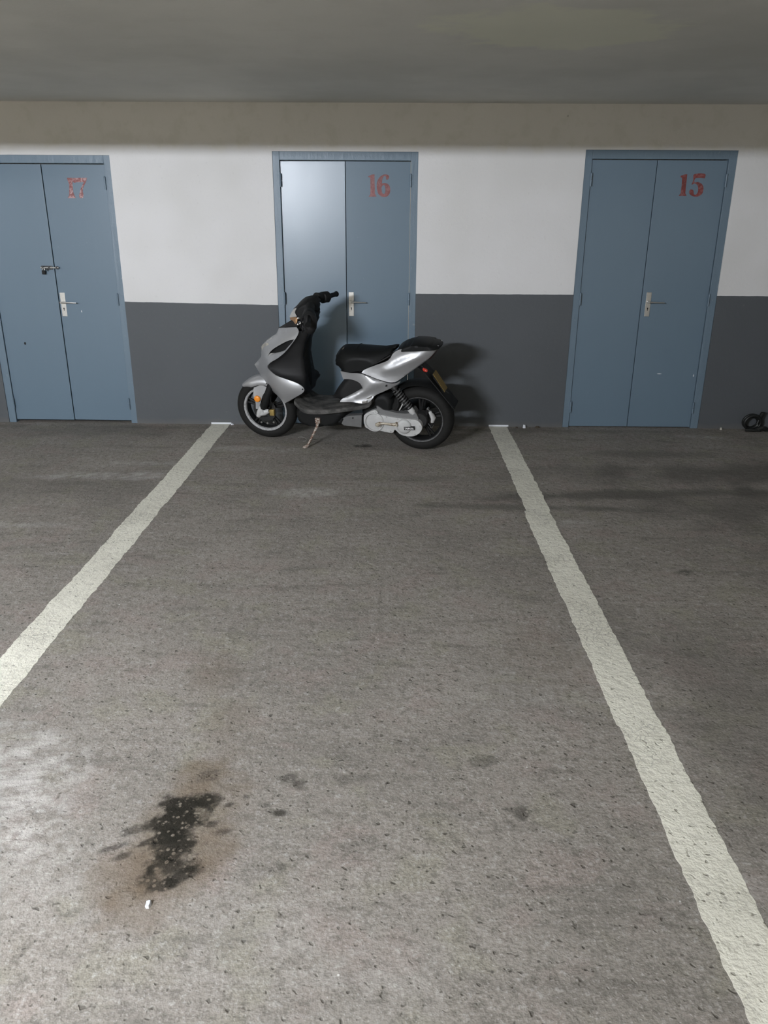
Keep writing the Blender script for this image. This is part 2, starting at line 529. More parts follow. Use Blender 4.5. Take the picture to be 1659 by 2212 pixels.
def rust_material():
    t = NT('rusty_chipped_steel')
    v = t.coord()
    n = t.noise(v, 90.0, 5.0, 0.7)
    c = t.mix(t.ramp(n, 0.44, 0.58), (0.16, 0.085, 0.055), (0.50, 0.47, 0.42))
    return t.set(Base_Color=c, Roughness=0.6, Metallic=0.3, Normal=t.bump(n, 0.6, 0.002))

def kicker_material():
    t = NT('corroded_lever')
    v = t.coord()
    n = t.noise(v, 40.0, 4.0, 0.7)
    c = t.mix(t.ramp(n, 0.4, 0.6), (0.20, 0.14, 0.085), (0.58, 0.53, 0.44))
    return t.set(Base_Color=c, Roughness=0.55, Metallic=0.2)

def engine_material():
    t = NT('grey_cast_alloy')
    v = t.coord()
    n = t.noise(v, 12.0, 5.0, 0.65)
    c = t.mix(t.ramp(n, 0.35, 0.7), (0.47, 0.47, 0.462), (0.57, 0.57, 0.56))
    return t.set(Base_Color=c, Roughness=0.6, Metallic=0.15, Normal=t.bump(t.noise(v, 150.0, 3.0), 0.2, 0.002))

def tyre_material():
    t = NT('tyre_rubber')
    v = t.coord()
    n = t.noise(v, 30.0, 4.0, 0.6)
    c = t.mix(n, (0.008, 0.008, 0.0075), (0.015, 0.0145, 0.0135))
    return t.set(Base_Color=c, Roughness=0.75, Specular_IOR_Level=0.25)

def lip_material(name, k):
    t = NT(name)
    v = t.coord()
    n = t.noise(v, 60.0, 4.0, 0.7)
    c = t.mix(t.ramp(n, 0.35, 0.65), tuple(k * x for x in (0.26, 0.26, 0.26)), tuple(k * x for x in (0.46, 0.46, 0.46)))
    return t.set(Base_Color=c, Roughness=0.55, Metallic=0.2)

MAT = dict(
    wall=wall_material(), ceil=ceiling_material(), floor=floor_material(), line=line_material(),
    door=door_material('blue_door_paint', 0.27), frame=frame_material(), num=number_material('red_number_paint', 0.25), numworn_glint=number_material('flaking_glint_red_number_paint', 0.9),
    silver=silver_material(), floorboard=worn_black(), rust=rust_material(), kicker=kicker_material(), engine=engine_material(), tyre=tyre_material(), lip=lip_material('brushed_rim_lip', 1.0), rlip=lip_material('dirty_rim_lip', 0.35),
    black=plain('black_plastic', (0.0065, 0.007, 0.007), 0.6, spec=0.25, grain=0.25, gscale=15, bump=0.1),
    blackgrey=plain('dark_grey_plastic', (0.013, 0.013, 0.0135), 0.6, spec=0.3, grain=0.3, gscale=12, bump=0.1),
    vinyl=plain('black_seat_vinyl', (0.0050, 0.0055, 0.0055), 0.55, spec=0.22, grain=0.2, gscale=60, bump=0.15),
    darkmetal=plain('dark_metal', (0.05, 0.05, 0.05), 0.45, 0.7),
    rim=plain('black_cast_rim', (0.012, 0.012, 0.012), 0.5, 0.2, spec=0.3),
    chrome=plain('dull_chrome', (0.62, 0.61, 0.58), 0.28, 0.9),
    plate=plain('nickel_plate', (0.55, 0.54, 0.51), 0.35, 0.75, grain=0.15, gscale=80),
    amber=plain('amber_lens', (0.90, 0.30, 0.025), 0.3, coat=0.5),
    redlens=plain('red_lens', (0.45, 0.03, 0.015), 0.25, coat=0.5),
    gold=plain('gold_caliper', (0.38, 0.27, 0.09), 0.4, 0.4),
    yellow=plain('yellow_plate', (0.20, 0.13, 0.025), 0.5, grain=0.3, gscale=25),
    whiteink=plain('white_ink', (0.75, 0.75, 0.74), 0.6),
    palecover=plain('pale_grey_plastic', (0.36, 0.355, 0.34), 0.6, grain=0.15),
    brown=plain('dirty_amber_plastic', (0.22, 0.13, 0.07), 0.5, grain=0.3),
    dark=plain('dark_gap', (0.006, 0.006, 0.006), 0.8),
    cable=plain('black_rubber_cable', (0.010, 0.011, 0.010), 0.45),
    chip=plain('white_chip', (0.70, 0.72, 0.76), 0.6), leaf=plain('dry_leaf', (0.06, 0.045, 0.03), 0.8), grit=plain('pale_grit', (0.45, 0.43, 0.38), 0.8),
    housing=plain('lamp_housing', (0.6, 0.6, 0.58), 0.5),
)

# ------------------------------------------------------------------ room shell
# outlines of the scooter panels (u forward, v up, w left, in metres) and of the painted digits
TR = {
 'cowl': [(1.086, 0.8864, 0.01, 1), (0.9882, 0.9063, 0.06), (0.9062, 0.9222, 0.1, 1), (0.8861, 0.8958, 0.12), (0.9042, 0.8547, 0.135), (0.951, 0.7946, 0.15), (0.9905, 0.7517, 0.16), (1.0457, 0.7074, 0.165), (1.1082, 0.67, 0.168), (1.1337, 0.6436, 0.17), (1.1327, 0.621, 0.17), (1.0756, 0.5744, 0.175), (0.9957, 0.5507, 0.18), (0.9181, 0.5266, 0.18), (0.87, 0.5009, 0.18), (0.8562, 0.4756, 0.18), (0.8752, 0.4474, 0.178), (0.9322, 0.4105, 0.17), (1.0379, 0.3431, 0.14, 1), (1.0921, 0.3791, 0.115), (1.1468, 0.4127, 0.09), (1.1952, 0.4442, 0.065), (1.2428, 0.4841, 0.04), (1.2779, 0.5319, 0.02), (1.3183, 0.5914, 0.004, 1), (1.2883, 0.6223, 0.004), (1.2553, 0.6615, 0.006), (1.2518, 0.7005, 0.004), (1.2356, 0.7504, 0.003, 1), (1.1929, 0.7911, 0.003), (1.1463, 0.8214, 0.003), (1.1145, 0.8418, 0.003)],
 'vent': [(1.1579, 0.6919, 0.095, 1), (1.1428, 0.7197, 0.095), (1.1072, 0.7517, 0.1), (1.0452, 0.7898, 0.112), (0.9774, 0.8249, 0.125), (0.9213, 0.8425, 0.134, 1), (0.9389, 0.8192, 0.138), (0.9676, 0.7896, 0.142), (0.9955, 0.7608, 0.145, 1), (1.0341, 0.7433, 0.135), (1.0905, 0.725, 0.115), (1.1311, 0.7082, 0.102)],
 'visor': [(1.0888, 0.8868, 0.01, 1), (0.9985, 0.9359, 0.03), (0.9495, 0.9567, 0.05, 1), (0.9067, 0.9399, 0.095), (0.9021, 0.9267, 0.1, 1), (0.9893, 0.9106, 0.06)],
 'shield_edge': [(0.8861, 0.8958, 0.12), (0.9042, 0.8547, 0.135), (0.951, 0.7946, 0.15), (0.9905, 0.7517, 0.16), (1.0457, 0.7074, 0.165), (1.1082, 0.67, 0.168), (1.1337, 0.6436, 0.17), (1.1327, 0.621, 0.17), (1.0756, 0.5744, 0.175), (0.9957, 0.5507, 0.18), (0.9181, 0.5266, 0.18), (0.87, 0.5009, 0.18), (0.8562, 0.4756, 0.18), (0.8752, 0.4474, 0.178), (0.9322, 0.4105, 0.17)],
 'shield_inner': [(0.9067, 0.9207, 0.1), (0.8931, 0.8732, 0.06), (0.8313, 0.873, 0.05), (0.8062, 0.8686, 0.03), (0.8422, 0.7818, 0.04), (0.8806, 0.7163, 0.04)],
 'floor_edge': [(0.9532, 0.3767, 0.165), (0.9178, 0.3448, 0.17), (0.8712, 0.3162, 0.175), (0.7777, 0.3133, 0.175), (0.6705, 0.3261, 0.175), (0.5129, 0.3549, 0.17), (0.3834, 0.3855, 0.165), (0.3449, 0.4188, 0.16)],
 'floor_top': [(0.8601, 0.4718, 0.17), (0.7928, 0.4608, 0.1), (0.5905, 0.3953, 0.165)],
 'belly': [(0.9575, 0.3616, 0.15), (0.9652, 0.1781, 0.1), (0.814, 0.1796, 0.1), (0.6234, 0.1937, 0.1), (0.4125, 0.3138, 0.12)],
 'seat': [(0.6374, 0.6513, 0.1), (0.639, 0.6895, 0.08), (0.6167, 0.7355, 0.04), (0.5814, 0.7796, 0.0), (0.5552, 0.7898, -0.03), (0.4637, 0.7911, -0.04), (0.374, 0.7863, -0.04), (0.2718, 0.7947, -0.04), (0.1741, 0.8132, -0.03), (0.158, 0.8098, 0.02), (0.1784, 0.781, 0.08), (0.2436, 0.7406, 0.12), (0.333, 0.6863, 0.12), (0.411, 0.6382, 0.12), (0.5011, 0.6231, 0.12), (0.5914, 0.6207, 0.12)],
 'pillion': [(0.1635, 0.7785, 0.09), (0.1557, 0.8005, 0.03), (0.1276, 0.828, -0.02), (0.0698, 0.8483, -0.04), (-0.0046, 0.8589, -0.04), (-0.0783, 0.856, -0.04), (-0.1488, 0.8424, -0.03), (-0.1607, 0.837, 0.03), (-0.1354, 0.8264, 0.06), (-0.0813, 0.8242, 0.09), (-0.0229, 0.8026, 0.1), (0.0112, 0.804, 0.11), (0.0354, 0.8149, 0.11), (0.0903, 0.8099, 0.11)],
 'tail': [(0.416, 0.6169, 0.135, 1), (0.3975, 0.639, 0.13), (0.3203, 0.6739, 0.13), (0.2315, 0.7103, 0.13), (0.2011, 0.735, 0.125), (0.1767, 0.7716, 0.12), (0.1335, 0.7975, 0.118), (0.0492, 0.8118, 0.112, 1), (0.0255, 0.8003, 0.11), (-0.0159, 0.8007, 0.105), (-0.0792, 0.8156, 0.09), (-0.1183, 0.827, 0.075), (-0.1416, 0.8251, 0.065, 1), (-0.1223, 0.7891, 0.065), (-0.0697, 0.7284, 0.075), (0.0195, 0.6604, 0.09), (0.0797, 0.6166, 0.1), (0.1404, 0.5724, 0.11), (0.1759, 0.5546, 0.12), (0.2298, 0.558, 0.13), (0.3098, 0.5804, 0.135), (0.3722, 0.6022, 0.135)],
 'tail_ridge': [(0.252, 0.6407, 0.155), (0.1577, 0.68, 0.155), (0.0376, 0.7369, 0.14), (-0.0482, 0.7732, 0.115), (-0.1204, 0.807, 0.085)],
 'tail_valley': [(0.2974, 0.6504, 0.125), (0.2219, 0.6847, 0.122), (0.1054, 0.7432, 0.112), (-0.0141, 0.7816, 0.098)],
 'tail_crease': [(0.348, 0.6095, 0.13), (0.2629, 0.6085, 0.118), (0.1713, 0.6129, 0.108), (0.0858, 0.6213, 0.1)],
 'mid': [(0.5808, 0.6188, 0.13, 1), (0.5105, 0.6132, 0.14), (0.4197, 0.6123, 0.145), (0.3196, 0.5813, 0.145), (0.2336, 0.5549, 0.14), (0.1735, 0.5493, 0.13), (0.13, 0.5645, 0.115, 1), (0.1462, 0.5407, 0.115), (0.2152, 0.5, 0.12), (0.3028, 0.4594, 0.13), (0.3314, 0.4417, 0.14, 1), (0.3382, 0.4281, 0.145), (0.3735, 0.3917, 0.15, 1), (0.4239, 0.3926, 0.165), (0.4933, 0.399, 0.17), (0.584, 0.3943, 0.172, 1), (0.5696, 0.4161, 0.168), (0.4949, 0.4561, 0.155), (0.4119, 0.503, 0.145, 1), (0.431, 0.5368, 0.14), (0.4701, 0.5552, 0.135), (0.5163, 0.5617, 0.13), (0.5646, 0.5579, 0.125, 1)],
 'mid_ridge': [(0.3978, 0.6093, 0.155), (0.3407, 0.5807, 0.16), (0.2899, 0.5518, 0.165), (0.3415, 0.5251, 0.165), (0.4314, 0.4764, 0.17), (0.5214, 0.4314, 0.178)],
 'mid_low': [(0.4944, 0.4056, 0.165), (0.42, 0.4344, 0.15), (0.3395, 0.4666, 0.135), (0.239, 0.5079, 0.125)],
 'underseat': [(0.5911, 0.6072, 0.1), (0.5666, 0.5557, 0.115), (0.5213, 0.5551, 0.115), (0.475, 0.5486, 0.12), (0.4358, 0.5301, 0.125), (0.4228, 0.5017, 0.13), (0.4997, 0.4504, 0.14), (0.5841, 0.4008, 0.15), (0.7184, 0.3621, 0.15), (0.6796, 0.4989, 0.12)],
 'cvt': [(0.4195, 0.2692, 0.12), (0.4055, 0.2917, 0.12), (0.3422, 0.3267, 0.12), (0.3165, 0.3218, 0.12), (0.3012, 0.2977, 0.12), (0.2401, 0.2867, 0.12), (0.1568, 0.2781, 0.12), (0.0643, 0.2735, 0.12), (0.0167, 0.2717, 0.12), (-0.0147, 0.2475, 0.12), (-0.0259, 0.2151, 0.12), (-0.0141, 0.1795, 0.12), (0.031, 0.145, 0.12), (0.0889, 0.1377, 0.12), (0.1403, 0.15, 0.12), (0.1816, 0.1826, 0.12), (0.205, 0.1558, 0.12), (0.3089, 0.1681, 0.12), (0.4004, 0.1795, 0.12), (0.4186, 0.2154, 0.12)],
 'cvt_back': [(0.3241, 0.3548, 0.1), (0.3081, 0.3493, 0.1), (0.2701, 0.3254, 0.1), (0.2315, 0.3215, 0.1), (0.1675, 0.3094, 0.1), (0.078, 0.3124, 0.1), (0.0521, 0.3471, 0.1), (0.0301, 0.3289, 0.1), (0.0053, 0.2779, 0.1), (0.0215, 0.2569, 0.1), (0.1429, 0.2613, 0.1), (0.2978, 0.2702, 0.1), (0.3162, 0.3023, 0.1)],
 'cvt_disc': [(0.1083, 0.2177, 0.14), (0.054, 0.2218, 0.14)],
 'cvt_hub2': [(0.0405, 0.2141, 0.13)],
 'kicker': [(0.1638, 0.2335, 0.16), (0.1977, 0.235, 0.165), (0.2476, 0.2412, 0.17), (0.2914, 0.2399, 0.175), (0.3095, 0.2386, 0.175)],
 'label': [(0.0982, 0.2231, 0.155), (0.0206, 0.229, 0.155), (0.0209, 0.2057, 0.155), (0.0986, 0.1998, 0.155)],
 'shock': [(0.1877, 0.5002, 0.09), (0.0578, 0.3285, 0.09)],
 'guard': [(0.6525, 0.2238, 0.08), (0.6019, 0.2314, 0.09), (0.5573, 0.2554, 0.1), (0.4441, 0.2702, 0.1), (0.4516, 0.1708, 0.09), (0.5916, 0.1774, 0.09), (0.6108, 0.1931, 0.09)],
 'flap': [(-0.0411, 0.6244, 0.085), (-0.2527, 0.3704, 0.085)],
 'plate': [(-0.0946, 0.6076, 0.05), (-0.182, 0.4766, 0.05), (-0.185, 0.4797, -0.05), (-0.0981, 0.6055, -0.05)],
 'rind': [(-0.0567, 0.6604, 0.13), (-0.0012, 0.6772, 0.07)],
 'bar': [(0.9421, 1.039, 0.05), (0.9154, 1.0733, 0.03), (0.8855, 1.1027, 0.02), (0.8443, 1.1328, 0.02), (0.7942, 1.1448, 0.05), (0.7559, 1.1581, 0.08), (0.7265, 1.1548, 0.1), (0.6985, 1.1397, 0.13), (0.7089, 1.0945, 0.12), (0.7316, 1.0603, 0.1), (0.7476, 1.0151, 0.08), (0.7568, 0.9904, 0.07), (0.7793, 0.943, 0.06), (0.7965, 0.8915, 0.05), (0.8114, 0.8752, 0.05), (0.8348, 0.8842, 0.07), (0.861, 0.9007, 0.08), (0.8611, 0.9256, 0.09), (0.8885, 0.9467, 0.09), (0.8879, 0.998, 0.09), (0.8803, 1.0419, 0.09), (0.9062, 1.0531, 0.08)],
 'grip': [(0.6941, 1.1568, 0.15), (0.6162, 1.1794, 0.2), (0.5245, 1.2113, 0.29)],
 'perch': [(0.7134, 1.1615, 0.12), (0.6887, 1.1756, 0.14), (0.6442, 1.1872, 0.17), (0.6173, 1.1857, 0.19), (0.6008, 1.1626, 0.2), (0.6186, 1.1388, 0.19), (0.6563, 1.1206, 0.17), (0.6857, 1.1125, 0.14), (0.7027, 1.1325, 0.13)],
 'lampbit': [(0.9664, 0.9875, 0.06), (0.9519, 1.0174, 0.06), (0.9297, 1.0473, 0.06), (0.8942, 1.0571, 0.08), (0.8806, 1.0383, 0.09), (0.8951, 1.0051, 0.09), (0.9268, 0.9959, 0.08)],
 'amber': [(0.9648, 0.9838, 0.06), (0.9038, 0.9938, 0.09), (0.8983, 0.9683, 0.09), (0.916, 0.9437, 0.09), (0.9375, 0.9642, 0.08), (0.9645, 0.9654, 0.06)],
 'bolts': [(0.8829, 0.9931, 0.11), (0.8888, 0.9475, 0.11), (0.8685, 0.9582, 0.11), (0.8464, 0.9682, 0.11)],
 'cable': [(0.865, 0.9529, 0.11), (0.8536, 0.9276, 0.11), (0.8671, 0.88, 0.1)],
 'kick': [(0.7876, 0.2257, 0.11), (0.7966, 0.172, 0.115)],
 'fork': [(1.1637, 0.4411, 0.1), (1.2697, 0.2359, 0.1)],
 'tag': [(0.5716, 0.7692, 0.02), (0.5495, 0.7927, 0.0)],
 'kickfoot': [(0.8479, 0.0342, 0.2436)],
}
DIG = {
 '1a': [(-2.539, 1.928), (-2.497, 1.928), (-2.503, 1.881), (-2.504, 1.821), (-2.5, 1.805), (-2.49, 1.783), (-2.553, 1.783), (-2.539, 1.805), (-2.529, 1.88), (-2.54, 1.92)],
 '7': [(-2.495, 1.927), (-2.385, 1.929), (-2.391, 1.907), (-2.407, 1.883), (-2.424, 1.855), (-2.43, 1.831), (-2.427, 1.807), (-2.431, 1.787), (-2.446, 1.782), (-2.461, 1.786), (-2.463, 1.803), (-2.454, 1.823), (-2.444, 1.849), (-2.425, 1.881), (-2.411, 1.897), (-2.473, 1.896), (-2.486, 1.892), (-2.499, 1.9)],
 '1b': [(-0.221, 1.949), (-0.195, 1.961), (-0.172, 1.964), (-0.171, 1.925), (-0.169, 1.829), (-0.156, 1.806), (-0.218, 1.804), (-0.203, 1.824), (-0.203, 1.925), (-0.206, 1.942), (-0.217, 1.943)],
 '6': [(-0.074, 1.962), (-0.063, 1.955), (-0.06, 1.942), (-0.069, 1.928), (-0.082, 1.928), (-0.084, 1.94), (-0.087, 1.951), (-0.095, 1.953), (-0.106, 1.943), (-0.113, 1.926), (-0.114, 1.9), (-0.099, 1.903), (-0.078, 1.9), (-0.061, 1.889), (-0.052, 1.869), (-0.052, 1.841), (-0.06, 1.821), (-0.077, 1.807), (-0.099, 1.803), (-0.124, 1.81), (-0.144, 1.829), (-0.153, 1.86), (-0.155, 1.896), (-0.148, 1.922), (-0.133, 1.943), (-0.112, 1.958), (-0.093, 1.964)],
 '6h': [(-0.103, 1.89), (-0.093, 1.88), (-0.088, 1.861), (-0.09, 1.835), (-0.101, 1.825), (-0.112, 1.833), (-0.117, 1.857), (-0.115, 1.878)],
 '1c': [(2.156, 1.965), (2.19, 1.976), (2.205, 1.977), (2.206, 1.897), (2.208, 1.843), (2.221, 1.824), (2.16, 1.824), (2.173, 1.843), (2.173, 1.897), (2.17, 1.951), (2.157, 1.956)],
 '5': [(2.258, 1.977), (2.338, 1.98), (2.338, 1.947), (2.327, 1.95), (2.272, 1.949), (2.266, 1.921), (2.293, 1.922), (2.32, 1.912), (2.338, 1.891), (2.342, 1.865), (2.336, 1.839), (2.313, 1.822), (2.283, 1.819), (2.253, 1.829), (2.237, 1.845), (2.236, 1.86), (2.247, 1.87), (2.266, 1.864), (2.271, 1.848), (2.276, 1.834), (2.293, 1.836), (2.303, 1.855), (2.3, 1.884), (2.289, 1.902), (2.27, 1.912), (2.248, 1.904), (2.256, 1.935)],
}
DOORS = [  # outer left, outer right, frame top, leaf left, seam, leaf right, leaf top
    dict(n='17', xl=-3.285, xr=-2.188, zt=2.087, ll=-3.224, sm=-2.731, lr=-2.242, lt=2.026),
    dict(n='16', xl=-0.948, xr=0.160, zt=2.121, ll=-0.893, sm=-0.394, lr=0.105, lt=2.057),
    dict(n='15', xl=1.419, xr=2.561, zt=2.142, ll=1.476, sm=1.971, lr=2.499, lt=2.077),
]
CEIL = 2.451
XL, XR, YF = -10.0, 7.0, -10.0

def vnoise(x, y, scale, octaves=4, seed=1, rough=0.6):
    rs = np.random.RandomState(seed); tab = rs.rand(256, 256)
    out = np.zeros_like(x); amp = 1.0; tot = 0.0
    for o_ in range(octaves):
        fx, fy = x * scale + 17.3 * o_, y * scale + 9.1 * o_
        ix, iy = np.floor(fx).astype(int), np.floor(fy).astype(int)
        tx, ty = fx - ix, fy - iy
        tx = tx * tx * (3 - 2 * tx); ty = ty * ty * (3 - 2 * ty)
        g00 = tab[ix % 256, iy % 256]; g10 = tab[(ix + 1) % 256, iy % 256]; g01 = tab[ix % 256, (iy + 1) % 256]; g11 = tab[(ix + 1) % 256, (iy + 1) % 256]
        out += amp * ((g00 * (1 - tx) + g10 * tx) * (1 - ty) + (g01 * (1 - tx) + g11 * tx) * ty)
        tot += amp; amp *= rough; scale *= 2.03
    return out / tot

PALE = [(-1.28, -4.55, .30, .34, .2, .50), (-1.0, -4.9, .25, .2, 0, .15), (-.15, -5.15, .5, .25, 0, .12), (-1.95, -1.45, .55, .09, .05, .50), (-2.05, -2.36, .30, .06, .0, .45), (-1.75, -1.15, .4, .06, .0, .25),
        (2.50, -.28, .20, .075, -.3, .45), (-.55, -1.75, .22, .10, 0, .35), (.55, -3.9, .5, .35, .5, .12), (-1.0, -.75, .5, .10, 0, .22), (1.05, -2.25, .12, .10, 0, .30), (.9, -4.9, .12, .15, 0, .2)]
GRIME = [(1.55, -1.72, 1.35, .10, .09, .80), (.75, -1.98, .75, .055, -.03, .65), (2.35, -1.25, .95, .30, .1, .70), (2.05, -.80, .5, .14, 0, .50), (2.6, -2.6, .8, .9, .2, .50), (2.2, -1.9, .8, .25, .1, .40),
         (1.3, -1.25, .5, .2, .1, .30), (-.1, -1.45, 1.0, .09, .02, .22), (-2.6, -.25, .8, .22, 0, .40), (1.3, -4.3, .30, 1.2, .1, .42), (.0, -.12, 3.2, .07, 0, .40), (-2.2, -1.7, .9, .3, 0, .25), (.9, -3.0, .15, .8, .1, .25)]
HALO = [(-.60, -4.72, .15, .26, -.1, .52), (-.60, -4.50, .13, .10, 0, .50), (-.70, -4.88, .15, .10, 0, .50), (-.62, -5.00, .10, .08, 0, .45), (-.72, -3.90, .14, .25, 0, .30), (.62, -3.75, .25, .3, 0, .18), (-.58, -4.25, .12, .2, 0, .25), (-.50, -4.78, .06, .08, 0, .4)]
CORE = [(-.615, -4.625, .085, .055, .05, .30, .95), (-.565, -4.605, .055, .040, .1, .25, .9), (-.615, -4.70, .085, .075, 0, .30, .97), (-.605, -4.79, .075, .070, 0, .32, .95), (-.600, -4.86, .075, .045, .2, .35, .85), (-.555, -4.895, .055, .028, .5, .3, .85), (-.605, -4.935, .045, .022, .5, .35, .8), (-.645, -4.905, .035, .04, 0, .4, .7),
        (-.685, -4.775, .045, .016, .5, .3, .8), (-.740, -4.731, .050, .018, .45, .35, .6), (-.767, -4.796, .045, .016, .4, .3, .65), (-.739, -4.831, .025, .016, .3, .3, .65), (-.588, -4.49, .05, .03, .5, .5, .45), (-.52, -4.704, .022, .016, .6, .3, .65), (-.481, -4.734, .025, .012, .3, .3, .5),
        (-.319, -4.491, .030, .028, -.6, .35, .55), (-.286, -4.525, .025, .025, 0, .35, .5), (-.331, -4.654, .026, .018, .1, .3, .75), (-.374, -4.619, .020, .015, 0, .3, .5), (-.487, -4.621, .018, .012, .4, .25, .7), (-.291, -4.862, .018, .018, 0, .3, .45), (-.44, -4.585, .012, .01, 0, .2, .5),
        (.40, -4.635, .045, .035, 0, .5, .6), (.30, -4.40, .05, .03, .4, .5, .35), (-.13, -4.50, .06, .02, .2, .5, .3),
        (-.238, -.640, .085, .050, 0, .25, .75), (1.468, -2.90, .05, .03, 0, .4, .6), (1.64, -2.93, .02, .02, 0, .3, .6)]
def grid_axis(a, b, f0, f1, fine, coarse):
    l = np.linspace(a, f0, max(2, int((f0 - a) / coarse)), endpoint=False)
    c_ = np.linspace(f0, f1, int((f1 - f0) / fine), endpoint=False)
    r = np.linspace(f1, b, max(2, int((b - f1) / coarse)))
    return np.concatenate([l, c_, r])
def build_floor():
    gx = grid_axis(XL, XR, -1.1, 0.7, 0.006, 0.035)
    gy = grid_axis(YF, 0.30, -5.2, -4.2, 0.006, 0.030)
    X, Y = np.meshgrid(gx, gy)
    n4, n7, n16 = vnoise(X, Y, 4.0, 5, 3), vnoise(X, Y, 7.0, 4, 5), vnoise(X, Y, 26.0, 4, 9, 0.75)
    def mask(items, nz, lo, hi):
        out = np.zeros_like(X)
        for it in items:
            cx, cy, rx, ry, rot = it[:5]; k = it[-1]; ro = it[5] if len(it) > 6 else 0.4
            dx, dy = X - cx, Y - cy; c_, s_ = math.cos(rot), math.sin(rot)
            r = np.sqrt(((dx * c_ + dy * s_) / rx) ** 2 + ((dy * c_ - dx * s_) / ry) ** 2) + (nz - 0.5) * ro * 4
            q_ = np.clip((hi - r) / (hi - lo), 0, 1); q_ = q_ * q_ * (3 - 2 * q_) * k
            out = 1 - (1 - out) * (1 - q_)
        return out
    rgba = np.stack([mask(PALE, n4, .2, 1.2) * np.clip((n16 - .36) * 4.5, .15, 1.3), mask(GRIME, n4, .3, 1.25), mask(HALO, n7, .3, 1.2), mask(CORE, n16, .55, 1.15)], -1)
    ny, nx = X.shape
    co = np.stack([X, Y, np.zeros_like(X)], -1).reshape(-1, 3)
    i = np.arange(ny * nx).reshape(ny, nx)
    f = np.stack([i[:-1, :-1], i[:-1, 1:], i[1:, 1:], i[1:, :-1]], -1).reshape(-1, 4)
    me = bpy.data.meshes.new('floor')
    me.vertices.add(len(co)); me.vertices.foreach_set('co', co.ravel())
    me.loops.add(f.size); me.loops.foreach_set('vertex_index', f.ravel().astype(np.int32))
    me.polygons.add(len(f)); me.polygons.foreach_set('loop_start', (np.arange(len(f)) * 4).astype(np.int32))
    me.update(); me.validate()
    ca = me.color_attributes.new('stains', 'FLOAT_COLOR', 'POINT')
    ca.data.foreach_set('color', rgba.reshape(-1).astype(np.float32))
    me.materials.append(MAT['floor'])
    o = bpy.data.objects.new('floor', me); COL.objects.link(o)
    o['kind'] = 'structure'
build_floor()
box('ceiling', XL, XR, YF, 0.30, CEIL, CEIL + 0.15, MAT['ceil'])['kind'] = 'structure'
# facing wall with three door openings, one closed mesh per bay joined into one wall
bm = bmesh.new()
xs = [XL] + [v for d in DOORS for v in (d['xl'], d['xr'])] + [XR]
for i in range(0, len(xs), 2):
    box_bm(xs[i], xs[i + 1], 0.0, 0.22, 0.0, CEIL, bm=bm)
for d in DOORS:
    box_bm(d['xl'], d['xr'], 0.0, 0.22, d['zt'], CEIL, bm=bm)
wall = bmobj('wall_back', bm, MAT['wall'])
wall['kind'] = 'structure'
box('light_block_wall', 3.75, 3.95, -4.4, 0.0, 0.0, CEIL, MAT['wall'])['kind'] = 'structure'  # added wall out of view, keeps ambient light off the right side
# concrete beam across the bay, just above the picture, that keeps the lamps off the ceiling edge
box('trim_1', XL, XR, -4.65, -4.40, 2.2335, CEIL, MAT['ceil'])['kind'] = 'structure'

# ------------------------------------------------------------------ doors
def digit(name, key, mat, parent, yfn, hole=None):
    ol = [np.array((p[0], p[1], 0.0)) for p in spline([(p[0], p[1], 0.0) for p in DIG[key]], 0.008)] if key in ('6', '5') else [np.array((p[0], p[1], 0.0)) for p in DIG[key]]
    hs = []
    if hole:
        hs = [[np.array((p[0], p[1], 0.0)) for p in spline([(p[0], p[1], 0.0) for p in DIG[hole]], 0.008)]]
    V, T, fx, bed, ed = fill(ol, 0.03, hs)
    n = len(V)
    vs = [(p[0], yfn(p[0]) - 0.0014, p[1]) for p in V] + [(p[0], yfn(p[0]) + 0.0004, p[1]) for p in V]
    fs = list(T) + [tuple(i + n for i in t_[::-1]) for t_ in T] + [(a, b, b + n, a + n) for a, b in bed]
    return obj(name, vs, fs, mat, parent)

def hinge(x, z, y, parent):
    g = Geo()
    g.tube([(x, y - 0.006, z - 0.045), (x, y - 0.006, z - 0.001)], 0.0075, 10)
    g.tube([(x, y - 0.006, z + 0.001), (x, y - 0.006, z + 0.045)], 0.0075, 10)
    g.tube([(x, y - 0.006, z + 0.045), (x, y - 0.006, z + 0.052)], [0.0075, 0.003], 10)
    return g.out('hinge', MAT['frame'], parent)

